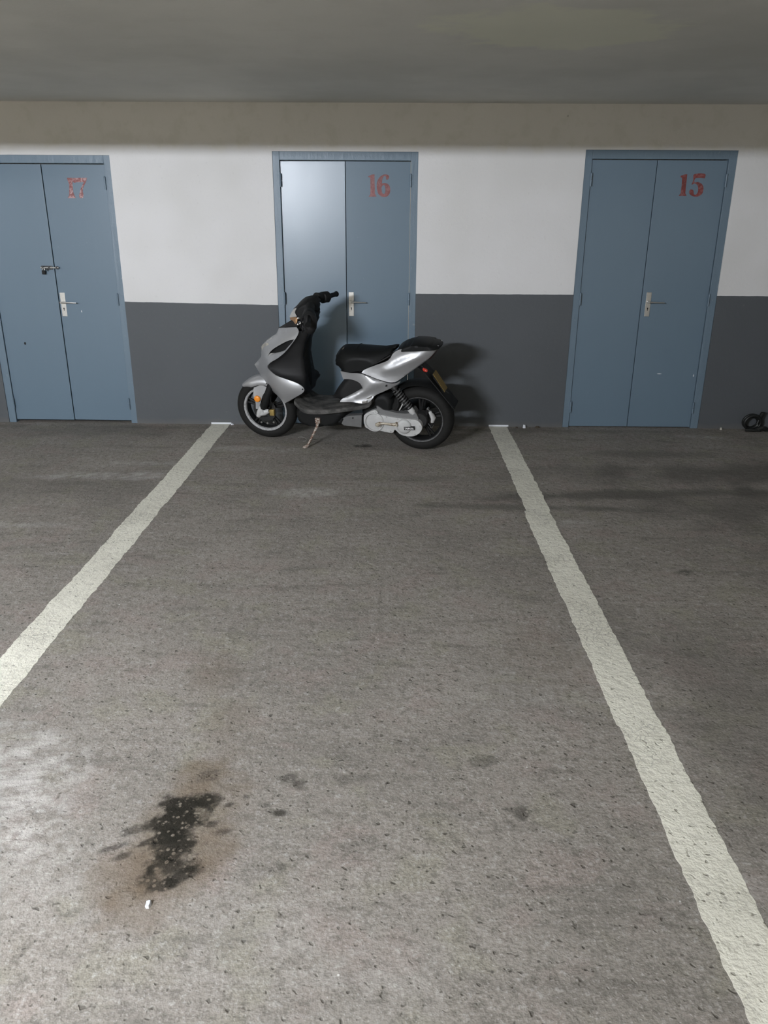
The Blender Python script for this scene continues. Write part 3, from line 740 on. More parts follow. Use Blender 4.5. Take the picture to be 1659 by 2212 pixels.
def build_door(i, d):
    nm = d['n']
    root = empty('door_%d' % (i + 1), ((d['xl'] + d['xr']) / 2, 0.0, 0.0))
    tag(root, {'17': 'blue-grey double door numbered 17 with a bolt and padlock',
               '16': 'blue-grey double door numbered 16 behind the scooter',
               '15': 'blue-grey double door numbered 15 beside the coiled black cable'}[nm], 'door', None, 'structure')
    ox = root.location.x
    def child(o):
        o.location.x -= ox
        return o
    FY, LY = 0.006, 0.018           # front of the frame and of the leaves, set back from the wall face
    # frame with a small rebate step
    for nm_, x0, x1, z0, z1 in (('frame_jamb', d['xl'], d['ll'] - 0.002, 0.0, d['zt']), ('frame_jamb', d['lr'] + 0.002, d['xr'], 0.0, d['zt'])):
        child(box(nm_, x0, x1, FY, 0.14, z0, z1, MAT['frame'], root, 0.003))
    child(box('frame_head', d['ll'] - 0.002, d['lr'] + 0.002, FY, 0.14, d['lt'] + 0.003, d['zt'], MAT['frame'], root, 0.003))
    child(box('backing', d['ll'], d['lr'], 0.085, 0.13, 0.0, d['lt'], MAT['dark'], root))
    # two leaves; the left one of door 16 stands slightly proud at the seam
    sk = {'17': (0.002, 0.010), '16': (-0.024, -0.010), '15': (0.004, 0.000)}[nm]
    z0 = 0.022 if nm == '17' else 0.008
    leaves = []
    for (x0, x1, hx, k) in ((d['ll'] + 0.001, d['sm'] - 0.0022, d['ll'], sk[0]), (d['sm'] + 0.0022, d['lr'] - 0.001, d['lr'], sk[1])):
        b_ = box_bm(x0, x1, LY, LY + 0.036, z0, d['lt'] - 0.003, 0.002)
        for v in b_.verts:
            v.co.y += k * abs(v.co.x - hx) / 0.5 + (0.008 if k < -0.02 else 0.0)
        leaves.append(child(bmobj('door_leaf', b_, MAT['door'], root, False)))
    # hinges
    zz = {'17': (1.888, 1.020, 0.165), '16': (1.918, 1.040, 0.165), '15': (1.932, 1.050, 0.174)}[nm]
    for hx in (d['ll'], d['lr']):
        for z in zz:
            child(hinge(hx, z, FY, root))
    # lock plate, lever, keyhole
    px, pz = {'17': (-2.697, 0.978), '16': (-0.3565, 1.000), '15': (2.024, 1.014)}[nm]
    yy = LY + sk[1] * 0.93 - (0.0005 if sk[1] > 0 else 0.001)
    b_ = box_bm(px - 0.020, px + 0.020, yy - 0.004, yy, pz - 0.094, pz + 0.094, 0.0018)
    lp = child(bmobj('lock_plate', b_, MAT['plate'], root, False))
    g = Geo()
    g.tube([(px - 0.002, yy - 0.003, pz + 0.020), (px - 0.002, yy - 0.048, pz + 0.020)], [0.0105, 0.009], 12)
    g.tube([(px - 0.006, yy - 0.044, pz + 0.020), (px + 0.03, yy - 0.047, pz + 0.020), (px + 0.085, yy - 0.045, pz + 0.018), (px + 0.118, yy - 0.040, pz + 0.016)], [0.008, 0.0058, 0.0050, 0.0042], 10)
    lv = g.out('lever_handle', MAT['chrome'], lp)
    g = Geo()
    g.lathe([(0.0, 0.0), (0.0052, 0.0), (0.0052, 0.0015), (0, 0.0015)], 0, 0, 14)
    g.v = [(px + p[0], yy - 0.0052 + p[1], pz - 0.030 + p[2]) for p in g.v]
    g.box((px, yy - 0.0045, pz - 0.040), 0.005, 0.0015, 0.016)
    g.out('keyhole', MAT['dark'], lp)
    # painted number
    yl = lambda x_: LY + sk[1] * abs(x_ - d['lr']) / 0.5
    if nm == '17':
        child(digit('number_digit', '1a', MAT['numworn_glint'], root, yl)); child(digit('number_digit', '7', MAT['numworn_glint'], root, yl))
        # slide bolt, padlock and a drilled hole
        yb = LY - 0.0005
        b_ = box_bm(-2.832, -2.742, yb - 0.004, yb, 1.250, 1.280, 0.0015)
        bolt = child(bmobj('slide_bolt', b_, MAT['darkmetal'], root, True))
        g = Geo()
        g.tube([(-2.835, yb - 0.012, 1.265), (-2.690, yb - 0.012, 1.265)], 0.0062, 10)
        g.out('bolt_rod', MAT['plate'], bolt)
        g = Geo()
        for xx in (-2.815, -2.765, -2.705):
            g.box((xx, yb - 0.010, 1.265), 0.012, 0.018, 0.022)
        g.tube([(-2.780, yb - 0.012, 1.265), (-2.780, yb - 0.018, 1.240)], 0.004, 8)
        g.out('bolt_keeper', MAT['darkmetal'], bolt)
        b_ = box_bm(-2.824, -2.796, yb - 0.028, yb - 0.012, 1.214, 1.246, 0.004)
        pl = child(bmobj('padlock', b_, MAT['dark'], root, True))
        g = Geo()
        g.tube([(-2.810 + 0.010 * math.cos(a), yb - 0.020, 1.244 + 0.020 * math.sin(a)) for a in [math.pi * k / 10 for k in range(11)]], 0.0028, 8)
        g.out('shackle', MAT['chrome'], pl)
        g = Geo()
        g.lathe([(0.0, -0.0012), (0.011, -0.0012), (0.011, 0.0), (0, 0)], 0, 0, 16)
        g.v = [(-3.057 + p[0] * 0.75, LY + p[1], 0.664 + p[2]) for p in g.v]
        child(g.out('drilled_hole', MAT['dark'], root))
        chips = [(-2.554, 0.926, 0.010, 0.004), ]
    elif nm == '16':
        child(digit('number_digit', '1b', MAT['num'], root, yl)); child(digit('number_digit', '6', MAT['num'], root, yl, '6h'))
        chips = []
    else:
        child(digit('number_digit', '1c', MAT['num'], root, yl)); child(digit('number_digit', '5', MAT['num'], root, yl))
        chips = [(2.186, 0.457, 0.004, 0.020), (2.47, 0.445, 0.010, 0.004)]
    for cx, cz, hz, hx in chips:
        g = Geo()
        n = 9
        vs = []
        for yv in (LY - 0.0014, LY - 0.0002):
            for k in range(n):
                a = 2 * math.pi * k / n
                r = 0.7 + 0.5 * random.random()
                vs.append((cx + hx * r * math.cos(a), yv, cz + hz * r * math.sin(a)))
        g.add(vs, [tuple(range(n)), tuple(range(2 * n - 1, n - 1, -1))] + [(k, (k + 1) % n, n + (k + 1) % n, n + k) for k in range(n)])
        child(g.out('paint_chip', MAT['chip'], root, False))
for i, d in enumerate(DOORS):
    build_door(i, d)

# ------------------------------------------------------------------ parking lines
def parking_line(x0, x1, y0, y1, label, kinks):
    n = 760
    L, Rr = [], []
    a = b = 0.0
    for k in range(n + 1):
        y = y1 + (y0 - y1) * k / n
        a = a * 0.72 + random.uniform(-.0030, .0030); b = b * 0.72 + random.uniform(-.0030, .0030)
        off = 0.0
        for ky, dx in kinks:
            if y < ky: off += dx
        L.append((x0 + a + off, y)); Rr.append((x1 + b + off * 0.6, y))
    g = Geo()
    rows = []
    for (lx, y), (rx, _) in zip(L, Rr):
        rows.append([(lx, y, 0.0), (lx, y, 0.0009), (rx, y, 0.0009), (rx, y, 0.0)])
    g.loft(rows, ring=True)
    o = g.out('parking_line', MAT['line'], None, False)
    tag(o, label, 'line marking', 'painted bay lines on the floor')
    # where the brush ran a little way up the wall
    box('paint_lip', x0 - 0.004, x1 + 0.012, -0.0015, 0.0, 0.002, 0.016, MAT['chip'], o, 0.0005)
    return o
parking_line(-1.553, -1.399, -9.8, -0.002, 'cream painted bay line left of the scooter, running to the left edge', [(-1.9, -.006), (-3.2, -.008)])
parking_line(0.803, 0.953, -9.8, -0.002, 'cream painted bay line right of the scooter, running to the bottom right corner', [(-2.05, -.016), (-2.9, .004), (-4.2, .006)])

# ------------------------------------------------------------------ scooter
TR['tail_crease'] = [(.348, .6095, .133), (.2629, .6085, .126), (.1713, .6129, .117), (.0858, .6213, .104)]
TR['tail_ridge'] = [(.252, .6407, .146), (.1577, .68, .146), (.0376, .7369, .133), (-.0482, .7732, .110), (-.1204, .807, .082)]
YAW_S, LEAN = math.atan2(0.244869, -0.969556), math.radians(8.0)
scooter = empty('scooter')
eu = Vector((-0.969556, 0.244869, 0)); el = Vector((-0.244869, -0.969556, 0)); ez = Vector((0, 0, 1))
ev = math.cos(LEAN) * ez + math.sin(LEAN) * el
ew = math.cos(LEAN) * el - math.sin(LEAN) * ez
m = Matrix.Identity(4)
for i in range(3):
    m[i][0], m[i][1], m[i][2] = eu[i], ew[i], ev[i]
m[0][3], m[1][3], m[2][3] = 0.21534, -0.68377, 0.003
scooter.matrix_world = m
tag(scooter, 'silver and black motor scooter leaning on its side stand before door 16', 'scooter')
S = scooter
RK, ST, PU, PV = math.radians(25), math.radians(0), 1.215, 0.25
AX = Vector((-math.sin(RK), 0, math.cos(RK)))
RS = Matrix.Rotation(ST, 3, AX)
def steer(p):
    return RS @ (p - Vector((PU, 0, PV))) + Vector((PU, 0, PV))
def uvw(p):
    return (p[0], p[2], p[1])

HU, HV, HR = 1.247, 0.247, 0.249      # front wheel centre and tyre radius
RU, RV, RR = 0.004, 0.250, 0.251      # rear wheel

def wheel(name, cu, cv, R, half, rim_r, fn, spokes, wlip):
    # tyre: rounded section with shallow tread grooves
    prof = []
    n = 16
    for k in range(n + 1):
        a = math.pi * (k / n) - math.pi / 2
        ww = half * math.sin(a)
        rr = rim_r + (R - rim_r) * (math.cos(a) ** 0.55 if math.cos(a) > 1e-6 else 0)
        prof.append((rr, ww))
    prof += [(rim_r - 0.006, half * 0.86), (rim_r - 0.006, -half * 0.86), prof[0]]
    g = Geo().lathe(prof, cu, cv, 72).map(fn)
    # rim: barrel, bright lip, spokes, hub in one cast wheel
    g2 = Geo()
    b = half * 0.80
    g2.lathe([(rim_r - 0.004, b), (rim_r - 0.018, b * 0.95), (rim_r - 0.026, b * 0.55), (rim_r - 0.030, 0), (rim_r - 0.026, -b * 0.55), (rim_r - 0.018, -b * 0.95), (rim_r - 0.004, -b), (rim_r - 0.004, b)], cu, cv, 64)
    g2.lathe([(0.0, 0.05), (0.030, 0.05), (0.036, 0.03), (0.040, 0.0), (0.036, -0.03), (0.030, -0.05), (0, -0.05)], cu, cv, 32)
    for k in range(spokes):
        a = 2 * math.pi * k / spokes + 0.35
        for da in (-0.10, 0.10):
            p0 = (cu + 0.030 * math.cos(a), 0.012, cv + 0.030 * math.sin(a))
            p1 = (cu + (rim_r - 0.022) * math.cos(a + da), 0.016, cv + (rim_r - 0.022) * math.sin(a + da))
            g2.tube([p0, p1], [0.013, 0.010], 8)
    wh = g2.map(fn).out(name, MAT['rim'], S)
    g.out('tyre', MAT['tyre'], wh, True, 60)
    for sg in (1, -1):
        g3 = Geo().lathe([(rim_r + 0.001, sg * (b + 0.004)), (rim_r - 0.0055, sg * (b + 0.006)), (rim_r - wlip, sg * (b + 0.001)), (rim_r - wlip - 0.004, sg * (b - 0.012)), (rim_r - 0.006, sg * (b - 0.008)), (rim_r + 0.001, sg * (b + 0.004))], cu, cv, 64).map(fn)
        g3.out('rim_lip', MAT['lip' if name == 'front_wheel' else 'rlip'], wh)
    return wh
ident = lambda p: p
fwheel = wheel('front_wheel', HU, HV, HR, 0.058, 0.184, steer, 5, 0.019)
rwheel = wheel('rear_wheel', RU, RV, RR, 0.066, 0.182, ident, 5, 0.012)
# brake disc, ventilated look with holes left between two rings
g = Geo().lathe([(0.095, 0.060), (0.060, 0.060), (0.060, 0.056), (0.095, 0.056), (0.095, 0.060)], HU, HV, 40)
for k in range(5):
    a = 2 * math.pi * k / 5
    g.tube([(HU + .03 * math.cos(a), .056, HV + .03 * math.sin(a)), (HU + .064 * math.cos(a + .3), .058, HV + .064 * math.sin(a + .3))], 0.006, 6)
g.map(steer).out('brake_disc', MAT['darkmetal'], fwheel)
for rr, aa in ((0.125, -2.0), (0.125, -1.55), (0.132, -1.15)):
    g = Geo().tube([(HU + rr * math.cos(aa), 0.020, HV + rr * math.sin(aa)), (HU + rr * math.cos(aa), 0.034, HV + rr * math.sin(aa))], 0.008, 8)
    g.map(steer).out('wheel_bolt', MAT['chrome'], fwheel)
for (uu, vv) in ((-.055, .335), (-.075, .305), (-.045, .28), (-.085, .20)):
    g = Geo().tube([(uu, 0.02, vv), (uu, 0.055, vv)], 0.009, 8)
    g.out('wheel_bolt', MAT['chrome'], rwheel)
Geo().lathe([(0.0, 0.075), (0.055, 0.075), (0.066, 0.06), (0.068, 0.02), (0.0, 0.02)], RU, RV, 32).out('brake_drum', MAT['darkmetal'], rwheel)
g = Geo()
g.tube([(-.075, .055, .325), (-.10, .055, .27), (-.09, .055, .235)], [.016, .022, .014], 10, flat=.6)
g.out('brake_caliper', MAT['engine'], S)
Geo().tube([(-.035, .035, .25), (-.055, .05, .335), (-.085, .05, .325), (-.098, .048, .27), (-.085, .05, .20), (-.04, .035, .235)], .011, 8).out('caliper_bracket', MAT['darkmetal'], S)

# front fork
for sg in (1, -1):
    y = 0.088 * sg
    g = Geo().tube([(1.250, y, .270), (1.220, y, .32), (1.180, y, .42), (1.135, y * .75, .535)], [.027, .030, .028, .026], 14)
    fk = g.map(steer).out('fork_leg', MAT['black'], S)
    g = Geo()
    g.tube([(1.296, y * 1.02, .200), (1.280, y * 1.02, .226), (1.260, y * 1.02, .262), (1.247, y * 1.02, .285)], [.016, .025, .027, .022], 14)
    g.tube([(1.285, y * 1.02, .222), (1.240, y * 1.02, .238), (1.200, y * 1.0, .250)], [.020, .027, .016], 12)
    g.tube([(HU, y * 0.5, HV), (HU, y * 1.34, HV)], .012, 10)
    g.map(steer).out('fork_slider', MAT['engine'], fk)
g = Geo()
b_ = box_bm(1.162, 1.200, .052, .086, .208, .258, .008)
g.add([v.co.copy() for v in b_.verts], [[v.index for v in f.verts] for f in b_.faces]) if not b_.verts.index_update() else None
b_.free()
g.map(steer).out('brake_caliper', MAT['gold'], S)
g = Geo().tube([(1.197, .075, .262), (1.175, .095, .33), (1.165, .085, .42), (1.12, .07, .52)], .005, 8)
g.map(steer).out('brake_hose', MAT['black'], S)

# front fender: shell over the tyre plus a stay on each side
rows = []
A0, A1 = math.radians(46), math.radians(158)
for k in range(33):
    a = A0 + (A1 - A0) * k / 32
    taper = min(1.0, 0.35 + k / 8.0)
    hw = 0.074 * (0.45 + 0.55 * taper)
    r0 = 0.264 + 0.004 * math.sin(math.pi * k / 32)
    row = []
    for j in range(-8, 9):
        q_ = j / 8.0
        rr = r0 - 0.062 * abs(q_) ** 2.6 * taper
        row.append((HU + rr * math.cos(a), hw * math.sin(q_ * math.pi / 2) , HV + rr * math.sin(a)))
    rows.append(row)
inner = [[(HU + (p[0] - HU) * 0.982, p[1] * 0.95, HV + (p[2] - HV) * 0.982) for p in r] for r in rows]
g = Geo()
ring = [r + i[::-1] for r, i in zip(rows, inner)]
g.loft(ring, ring=True)
fender = g.map(steer).out('front_fender', MAT['silver'], S, True, 60)
plate_pts = [(1.318, .425, .066, 1), (1.250, .450, .070), (1.195, .432, .072, 1), (1.242, .373, .078), (1.267, .311, .080), (1.291, .257, .082, 1), (1.312, .259, .082, 1), (1.310, .308, .080), (1.323, .359, .078)]
for sg in (1, -1):
    g = panel(plate_pts, 0.010, 0.004, 0.01, sign=sg)
    g.map(steer).out('fender_stay', MAT['silver'], fender, True, 50)
    g = Geo().lathe([(0.0, sg * .0975), (0.019, sg * .0965), (0.025, sg * .092), (0.026, sg * .084), (0.0, sg * .080)], 1.2885, .343, 24)
    g.map(steer).out('reflector', MAT['amber'], fender)

# silver nose fairing: a left and a right shell meeting at the beak, with an air opening each side
vent = TR['vent']
cg = Geo()
for sg in (1, -1):
    panel(TR['cowl'], 0.013, 0.006, 0.055, holes=[vent], sign=sg, geo=cg)
cowl = cg.out('front_cowl', MAT['silver'], S, True, 45)
for sg in (1, -1):
    ins = [(u, v, w_ - 0.022) for u, v, w_, *_ in vent]
    cx = sum(p[0] for p in ins) / len(ins); cz = sum(p[1] for p in ins) / len(ins)
    ins = [(cx + (u - cx) * 1.12, cz + (v - cz) * 1.2, w_) for u, v, w_ in ins]
    panel(ins, 0.012, 0.006, sign=sg).out('air_intake', MAT['black'], cowl)
for sg in (1, -1):
    g = panel([(1.152, .695, .098), (1.135, .715, .098), (1.085, .722, .108), (1.11, .708, .105)], 0.01, 0.01, sign=sg)
    g.out('intake_bracket', MAT['palecover'], cowl)
for sg in (1, -1):
    for (u_, v_, w_) in ((.868, .480, .181), (1.20, .47, .075)):
        g = Geo().tube([(u_, sg * (w_ - .004), v_), (u_, sg * (w_ + .0025), v_)], .0055, 10)
        g.out('fairing_screw', MAT['dark'], cowl)
# twin headlight glass at the nose (faces the wall)
for sg in (1, -1):
    g = panel([(1.245, .745, .012), (1.205, .775, .03), (1.17, .775, .055), (1.19, .735, .055), (1.235, .715, .03)], 0.012, 0.008, 0.02, sign=sg)
    g.map(lambda p: Vector((p.x - .004, p.y * .8, p.z - .004))).out('headlight', MAT['chrome'], cowl)
# black screen on top of the fairing
g = Geo()
for sg in (1, -1):
    panel(TR['visor'], 0.012, 0.004, 0.02, sign=sg, geo=g)
g.out('windscreen', MAT['blackgrey'], S)

# black inner leg shield
def umid(v):
    return np.interp(v, [.36, .42, .47, .55, .70, .80, .87, .92], [.90, .87, .868, .872, .885, .865, .835, .82])
edge = spline(TR['shield_edge'], 0.02, False)
rows = []
for p in edge:
    row = []
    for j in range(-14, 15):
        q_ = j / 14.0
        s_ = min(1.0, (1 - abs(q_)) / 0.45); s_ = s_ * s_ * (3 - 2 * s_)
        row.append((p[0] + (umid(p[1]) - p[0]) * s_ - 0.004, (p[2] - 0.002) * q_, p[1]))
    rows.append(row)
back = [[(q_[0] + 0.012, q_[1] * 0.97, q_[2]) for q_ in r] for r in rows]
g = Geo().loft([r + b2[::-1] for r, b2 in zip(rows, back)], ring=True)
g.out('leg_shield', MAT['blackgrey'], S, True, 60)
# central spine behind the front wheel joining shield and floor
g = inflate([(1.13, .66), (1.05, .72), (.95, .86), (.90, .90), (.84, .87), (.86, .70), (.86, .45), (.93, .36), (1.02, .36), (1.06, .44), (1.10, .52)], .11, 0.02, flat=1.4)
g.out('frame_cover', MAT['black'], S)

# floorboard
rows = []
for p in spline(TR['floor_edge'], 0.02, False):
    w_ = p[2]; v_ = p[1]
    row = [(p[0], w_ - .004, v_ - .030), (p[0], w_, v_ - .008), (p[0], w_ - .004, v_), (p[0], w_ * .9, v_ + .004)]
    row += [(p[0], w_ * k, v_ + .006 + .012 * (1 - abs(k)) ** .5) for k in (.8, .6, .4, .2, 0, -.2, -.4, -.6, -.8)]
    row += [(p[0], -w_ * .9, v_ + .004), (p[0], -w_ + .004, v_), (p[0], -w_, v_ - .008), (p[0], -w_ + .004, v_ - .03)]
    rows.append(row)
g = Geo().loft(rows, ring=True)
g.out('floorboard', MAT['floorboard'], S, True, 50)
# belly fairing
g = inflate([(.955, .355, 0, 1), (.990, .27), (.975, .165), (.90, .135), (.80, .135), (.64, .145, 0, 1), (.56, .25), (.44, .30), (.38, .37, 0, 1), (.50, .35), (.67, .32), (.78, .31), (.87, .315)], .115, 0.016, flat=2.0)
g.out('belly_cover', MAT['black'], S)
# black body under the seat
g = inflate([(.578, .612, 0, 1), (.562, .556), (.60, .51), (.655, .44), (.70, .36, 0, 1), (.52, .35), (.40, .375, 0, 1), (.33, .42), (.24, .49), (.14, .55), (.06, .62), (-.04, .70), (-.115, .775), (-.13, .815, 0, 1), (.02, .80), (.15, .77), (.22, .70), (.40, .625)], .094, 0.016, flat=2.4, power=.45)
g.out('seat_base', MAT['blackgrey'], S)

# seat and pillion
seat = inflate([(.652, .655), (.650, .695), (.624, .738), (.586, .775), (.550, .786), (.46, .784), (.37, .778), (.275, .784), (.185, .802), (.160, .801, 0, 1), (.180, .770), (.244, .733), (.33, .682), (.41, .634, 0, 1), (.50, .617), (.60, .610, 0, 1), (.636, .625)], .135, 0.014, power=.42, flat=1.5,
               open_fn=lambda u, v: v < 0.64 and u < 0.60 or (v < .735 - (u - .24) * .62 + .012 and u < .42 and u > .2)).out('seat', MAT['vinyl'], S, True, 50)
g = Geo()
g.box((.580, .046, .7610), .026, .006, .004, Matrix.Rotation(math.radians(46), 3, 'Y'))
g.out('seat_tag', MAT['kicker'], seat)
g = inflate([(.166, .776), (.152, .802), (.122, .826), (.065, .842), (-.005, .850), (-.078, .846), (-.146, .832), (-.158, .820), (-.145, .805), (-.09, .802), (-.02, .795), (.03, .790), (.10, .785)], .122, 0.012, power=.42, flat=2.4, open_fn=lambda u, v: v < .806 and u < .14)
g.out('pillion_seat', MAT['vinyl'], S, True, 50)
# silver tail and side panels, left and right
for sg in (1, -1):
    g = panel(TR['tail'], 0.010, 0.005, 0.0, ridges=[TR['tail_ridge'], TR['tail_valley'], TR['tail_crease']], sign=sg)
    g.out('tail_panel', MAT['silver'], S, True, 70)
    g = panel(TR['mid'], 0.010, 0.005, 0.0, ridges=[TR['mid_ridge'], TR['mid_low']], sign=sg)
    sp = g.out('side_panel', MAT['silver'], S, True, 70)
    g = Geo().tube([(.232, sg * .128, .532), (.232, sg * .148, .532)], .006, 10)
    g.out('panel_screw', MAT['dark'], sp)
    # passenger foot bracket at the low corner of the side panel
    g = Geo()
    g.box((.395, sg * .163, .405), .035, .022, .016, Matrix.Rotation(.2, 3, 'Y'))
    g.box((.362, sg * .150, .437), .036, .012, .008, Matrix.Rotation(.5, 3, 'Y'))
    g.out('footrest_bracket', MAT['chrome'], S, True, 30)
    # seat rail strip
    g = Geo().tube([(.44, sg * .118, .622), (.36, sg * .126, .666), (.26, sg * .124, .716), (.20, sg * .118, .752)], .006, 8)
    g.out('seat_trim', MAT['blackgrey'], S)

# rear mudguard flap, plate holder, plate, lamps
g = Geo()
fl = [(.05, .70), (-.0411, .6244), (-.147, .497), (-.2527, .3704)]
g.loft([[(u_, .085, v_), (u_, -.085, v_), (u_ - .008, -.085, v_ - .006), (u_ - .008, .085, v_ - .006)] for u_, v_ in fl], ring=True)
flap = g.out('rear_mudguard', MAT['black'], S, False)
g = Geo().tube([(-.0411, .086, .6244), (-.147, .086, .497), (-.2527, .086, .3704)], .0035, 6)
g.out('mudguard_edge', MAT['blackgrey'], flap)
PA, PB = Vector((-.0946, 0, .6076)), Vector((-.182, 0, .4766))
dn = (PB - PA).normalized(); nr = Vector((dn.z, 0, -dn.x)) * -1
nr = Vector((-abs(dn.z), 0, -abs(dn.x))) if False else Vector((dn.z, 0, -dn.x))
if nr.x > 0: nr = -nr
Mp = Matrix((( dn.x, 0, nr.x), (0, 1, 0), (dn.z, 0, nr.z)))
mid_ = (PA + PB) / 2
g = Geo().box(mid_ - nr * .004, .165, .108, .006, Mp).box(mid_ - nr * .018, .10, .05, .03, Mp)
ph = g.out('plate_holder', MAT['black'], S, False)
Geo().box(mid_ + nr * .001, .157, .100, .003, Mp).out('licence_plate', MAT['yellow'], ph, False)
g = Geo().tube([PB + Vector((.004, .02, .004)), PB + Vector((-.016, .02, -.016)), PB + Vector((-.024, .0, -.03))], .006, 8)
g.out('plate_bolt', MAT['darkmetal'], ph)
for sg in (1,):
    g = Geo().tube([(.03, sg * .05, .69), (-.03, sg * .09, .672), (-.05, sg * .12, .663)], .007, 8)
    st_ = g.out('indicator_stalk', MAT['black'], S)
    g = Geo().tube([(-.040, sg * .118, .666), (-.050, sg * .128, .663), (-.066, sg * .136, .659), (-.074, sg * .138, .657)], [.008, .013, .012, .006], 12)
    g.out('rear_indicator', MAT['redlens'], st_)
g = inflate([(-.10, .795), (-.122, .785), (-.10, .745), (-.062, .702), (-.045, .715)], .028, .012, flat=1.5)
g.out('tail_lamp', plain('dark_red_lens', (.07, .008, .006), .3), S)
# inner mudguard over the rear tyre
rows = []
for k in range(17):
    a = math.radians(35 + 120 * k / 16)
    rows.append([(RU + rr * math.cos(a), w_, RV + rr * math.sin(a)) for rr, w_ in ((.275, .08), (.292, .05), (.296, 0), (.292, -.05), (.275, -.08), (.270, -.076), (.286, -.048), (.290, 0), (.286, .048), (.270, .076))])
Geo().loft(rows, ring=True).out('inner_mudguard', MAT['black'], S)

# engine, belt cover, kick start
g = inflate([(.46, .31), (.42, .40), (.30, .46), (.21, .44), (.19, .33), (.22, .24), (.44, .19)], .085, .02, flat=2.0)
eng = g.out('engine_block', MAT['black'], S)
g = panel([(u_, v_, .098) for u_, v_, *_ in TR['cvt_back']], .012, .08, .01)
g.out('transmission_case', plain('dark_cast_alloy', (.17, .17, .168), .6, .2), S, True, 35)
g = panel([(u_, v_, .120) for u_, v_, *_ in TR['cvt']], .010, .075, .012)
cvt = g.out('belt_cover', MAT['engine'], S, True, 40)
du, dv, dr = .1083, .2177, .055
Geo().lathe([(0, .142), (dr * .55, .1415), (dr * .86, .139), (dr, .132), (dr + .003, .115), (0, .11)], du, dv, 40).out('round_cover', MAT['engine'], cvt, True, 40)
Geo().lathe([(.066, .131), (.070, .134), (.075, .131), (.075, .118), (.066, .118), (.066, .131)], .338, .236, 40).out('cover_rib', MAT['engine'], cvt, True, 40)
for u_, v_ in ((.402, .275), (.405, .195), (.330, .312), (.245, .278), (.16, .268), (.065, .262), (.31, .178), (.215, .166), (-.008, .225), (.03, .155)):
    g = Geo().tube([(u_, .115, v_), (u_, .1275, v_)], .0062, 8)
    g.out('cover_bolt', MAT['engine'], cvt)
kk = [(.163, .148, .236), (.198, .156, .238), (.247, .160, .243), (.285, .163, .243)]
g = Geo().tube(kk, [.018, .014, .012, .013], 10, flat=.7)
g.tube([(.165, .120, .236), (.165, .158, .236)], .013, 12)
kl = g.out('kick_lever', MAT['kicker'], S)
g = Geo().tube([(.280, .160, .243), (.298, .176, .240), (.312, .186, .236)], [.013, .014, .010], 10)
g.tube([(.280, .160, .238), (.296, .170, .228), (.302, .176, .222)], [.009, .010, .007], 8)
g.out('kick_pedal', MAT['kicker'], kl)
# black maker's badge with white letters on the belt cover
bc = Vector((.066, .1435, .211)); tilt = math.radians(-4)
MR = Matrix.Rotation(-tilt, 3, 'Y')
g = Geo().box(bc - Vector((0, .008, 0)), .078, .018, .0235, MR)
badge = g.out('maker_badge', MAT['black'], cvt, False)
cu_ = bpy.data.curves.new('badge_text', 'FONT')
cu_.body = 'YAMAHA'; cu_.align_x = 'CENTER'; cu_.align_y = 'CENTER'; cu_.size = .0215; cu_.offset = .0006; cu_.space_character = 1.05
to = bpy.data.objects.new('badge_text', cu_); COL.objects.link(to)
dg = bpy.context.evaluated_depsgraph_get()
tm = bpy.data.meshes.new_from_object(to.evaluated_get(dg))
tv = [v.co.copy() for v in tm.vertices]; tf = [tuple(p.vertices) for p in tm.polygons]
bpy.data.objects.remove(to); bpy.data.meshes.remove(tm)
g = Geo(); n = len(tv)
sx = .070 / (max(p.x for p in tv) - min(p.x for p in tv))
vs = [bc + MR @ Vector((-p.x * sx, yy, p.y)) for yy in (.0025, .0008) for p in tv]
g.add(vs, tf + [tuple(i + n for i in f[::-1]) for f in tf])
g.out('badge_lettering', MAT['whiteink'], badge, False)
# grey plate ahead of the engine
g = panel([(p[0], p[1], .093, 1) for p in TR['guard'][1:]], .014, .05, .01)
gd = g.out('engine_guard', plain('scuffed_grey_plastic', (.13, .13, .128), .6, grain=.3, gscale=20), S, True, 40)
Geo().tube([(.515, .085, .243), (.515, .0985, .243)], .006, 8).out('guard_screw', MAT['dark'], gd)
Geo().tube([(.66, .07, .215), (.64, .075, .20), (.615, .08, .20), (.60, .08, .235)], .018, 10).out('stand_lug', MAT['black'], S)
# shock absorber with coil spring
SA, SB = Vector((.192, .088, .508)), Vector((.052, .088, .322))
ax = (SB - SA).normalized(); e1 = Vector((0, 1, 0)); e2 = ax.cross(e1)
L = (SB - SA).length
path = []
for k in range(0, 8 * 16 + 1):
    t_ = k / (8 * 16)
    an = 2 * math.pi * 8 * t_
    path.append(SA + ax * (L * (.12 + .70 * t_)) + (e1 * math.cos(an) + e2 * math.sin(an)) * .027)
sh = Geo().tube([SA, SA + ax * (L * .45), SA + ax * (L * .46), SB], [.013, .013, .019, .019], 12).out('shock_absorber', MAT['darkmetal'], S)
Geo().tube(path, .0058, 8).out('coil_spring', plain('black_spring', (.11, .11, .11), .35, .5), sh)
Geo().tube([SB - ax * .03, SB, SB + ax * .018], [.024, .024, .016], 12).out('shock_mount', MAT['engine'], sh)
Geo().tube([SA - ax * .03, SA, SA + ax * .02], [.024, .026, .026], 12).out('shock_mount', MAT['darkmetal'], sh)
Geo().tube([(.20, .09, .49), (.16, .10, .43), (.155, .10, .37), (.175, .10, .33)], .0055, 8).out('breather_hose', MAT['blackgrey'], S)
Geo().tube([(.115, .10, .40), (.13, .105, .365), (.147, .105, .335)], .005, 8).out('cable_guide', MAT['engine'], S)
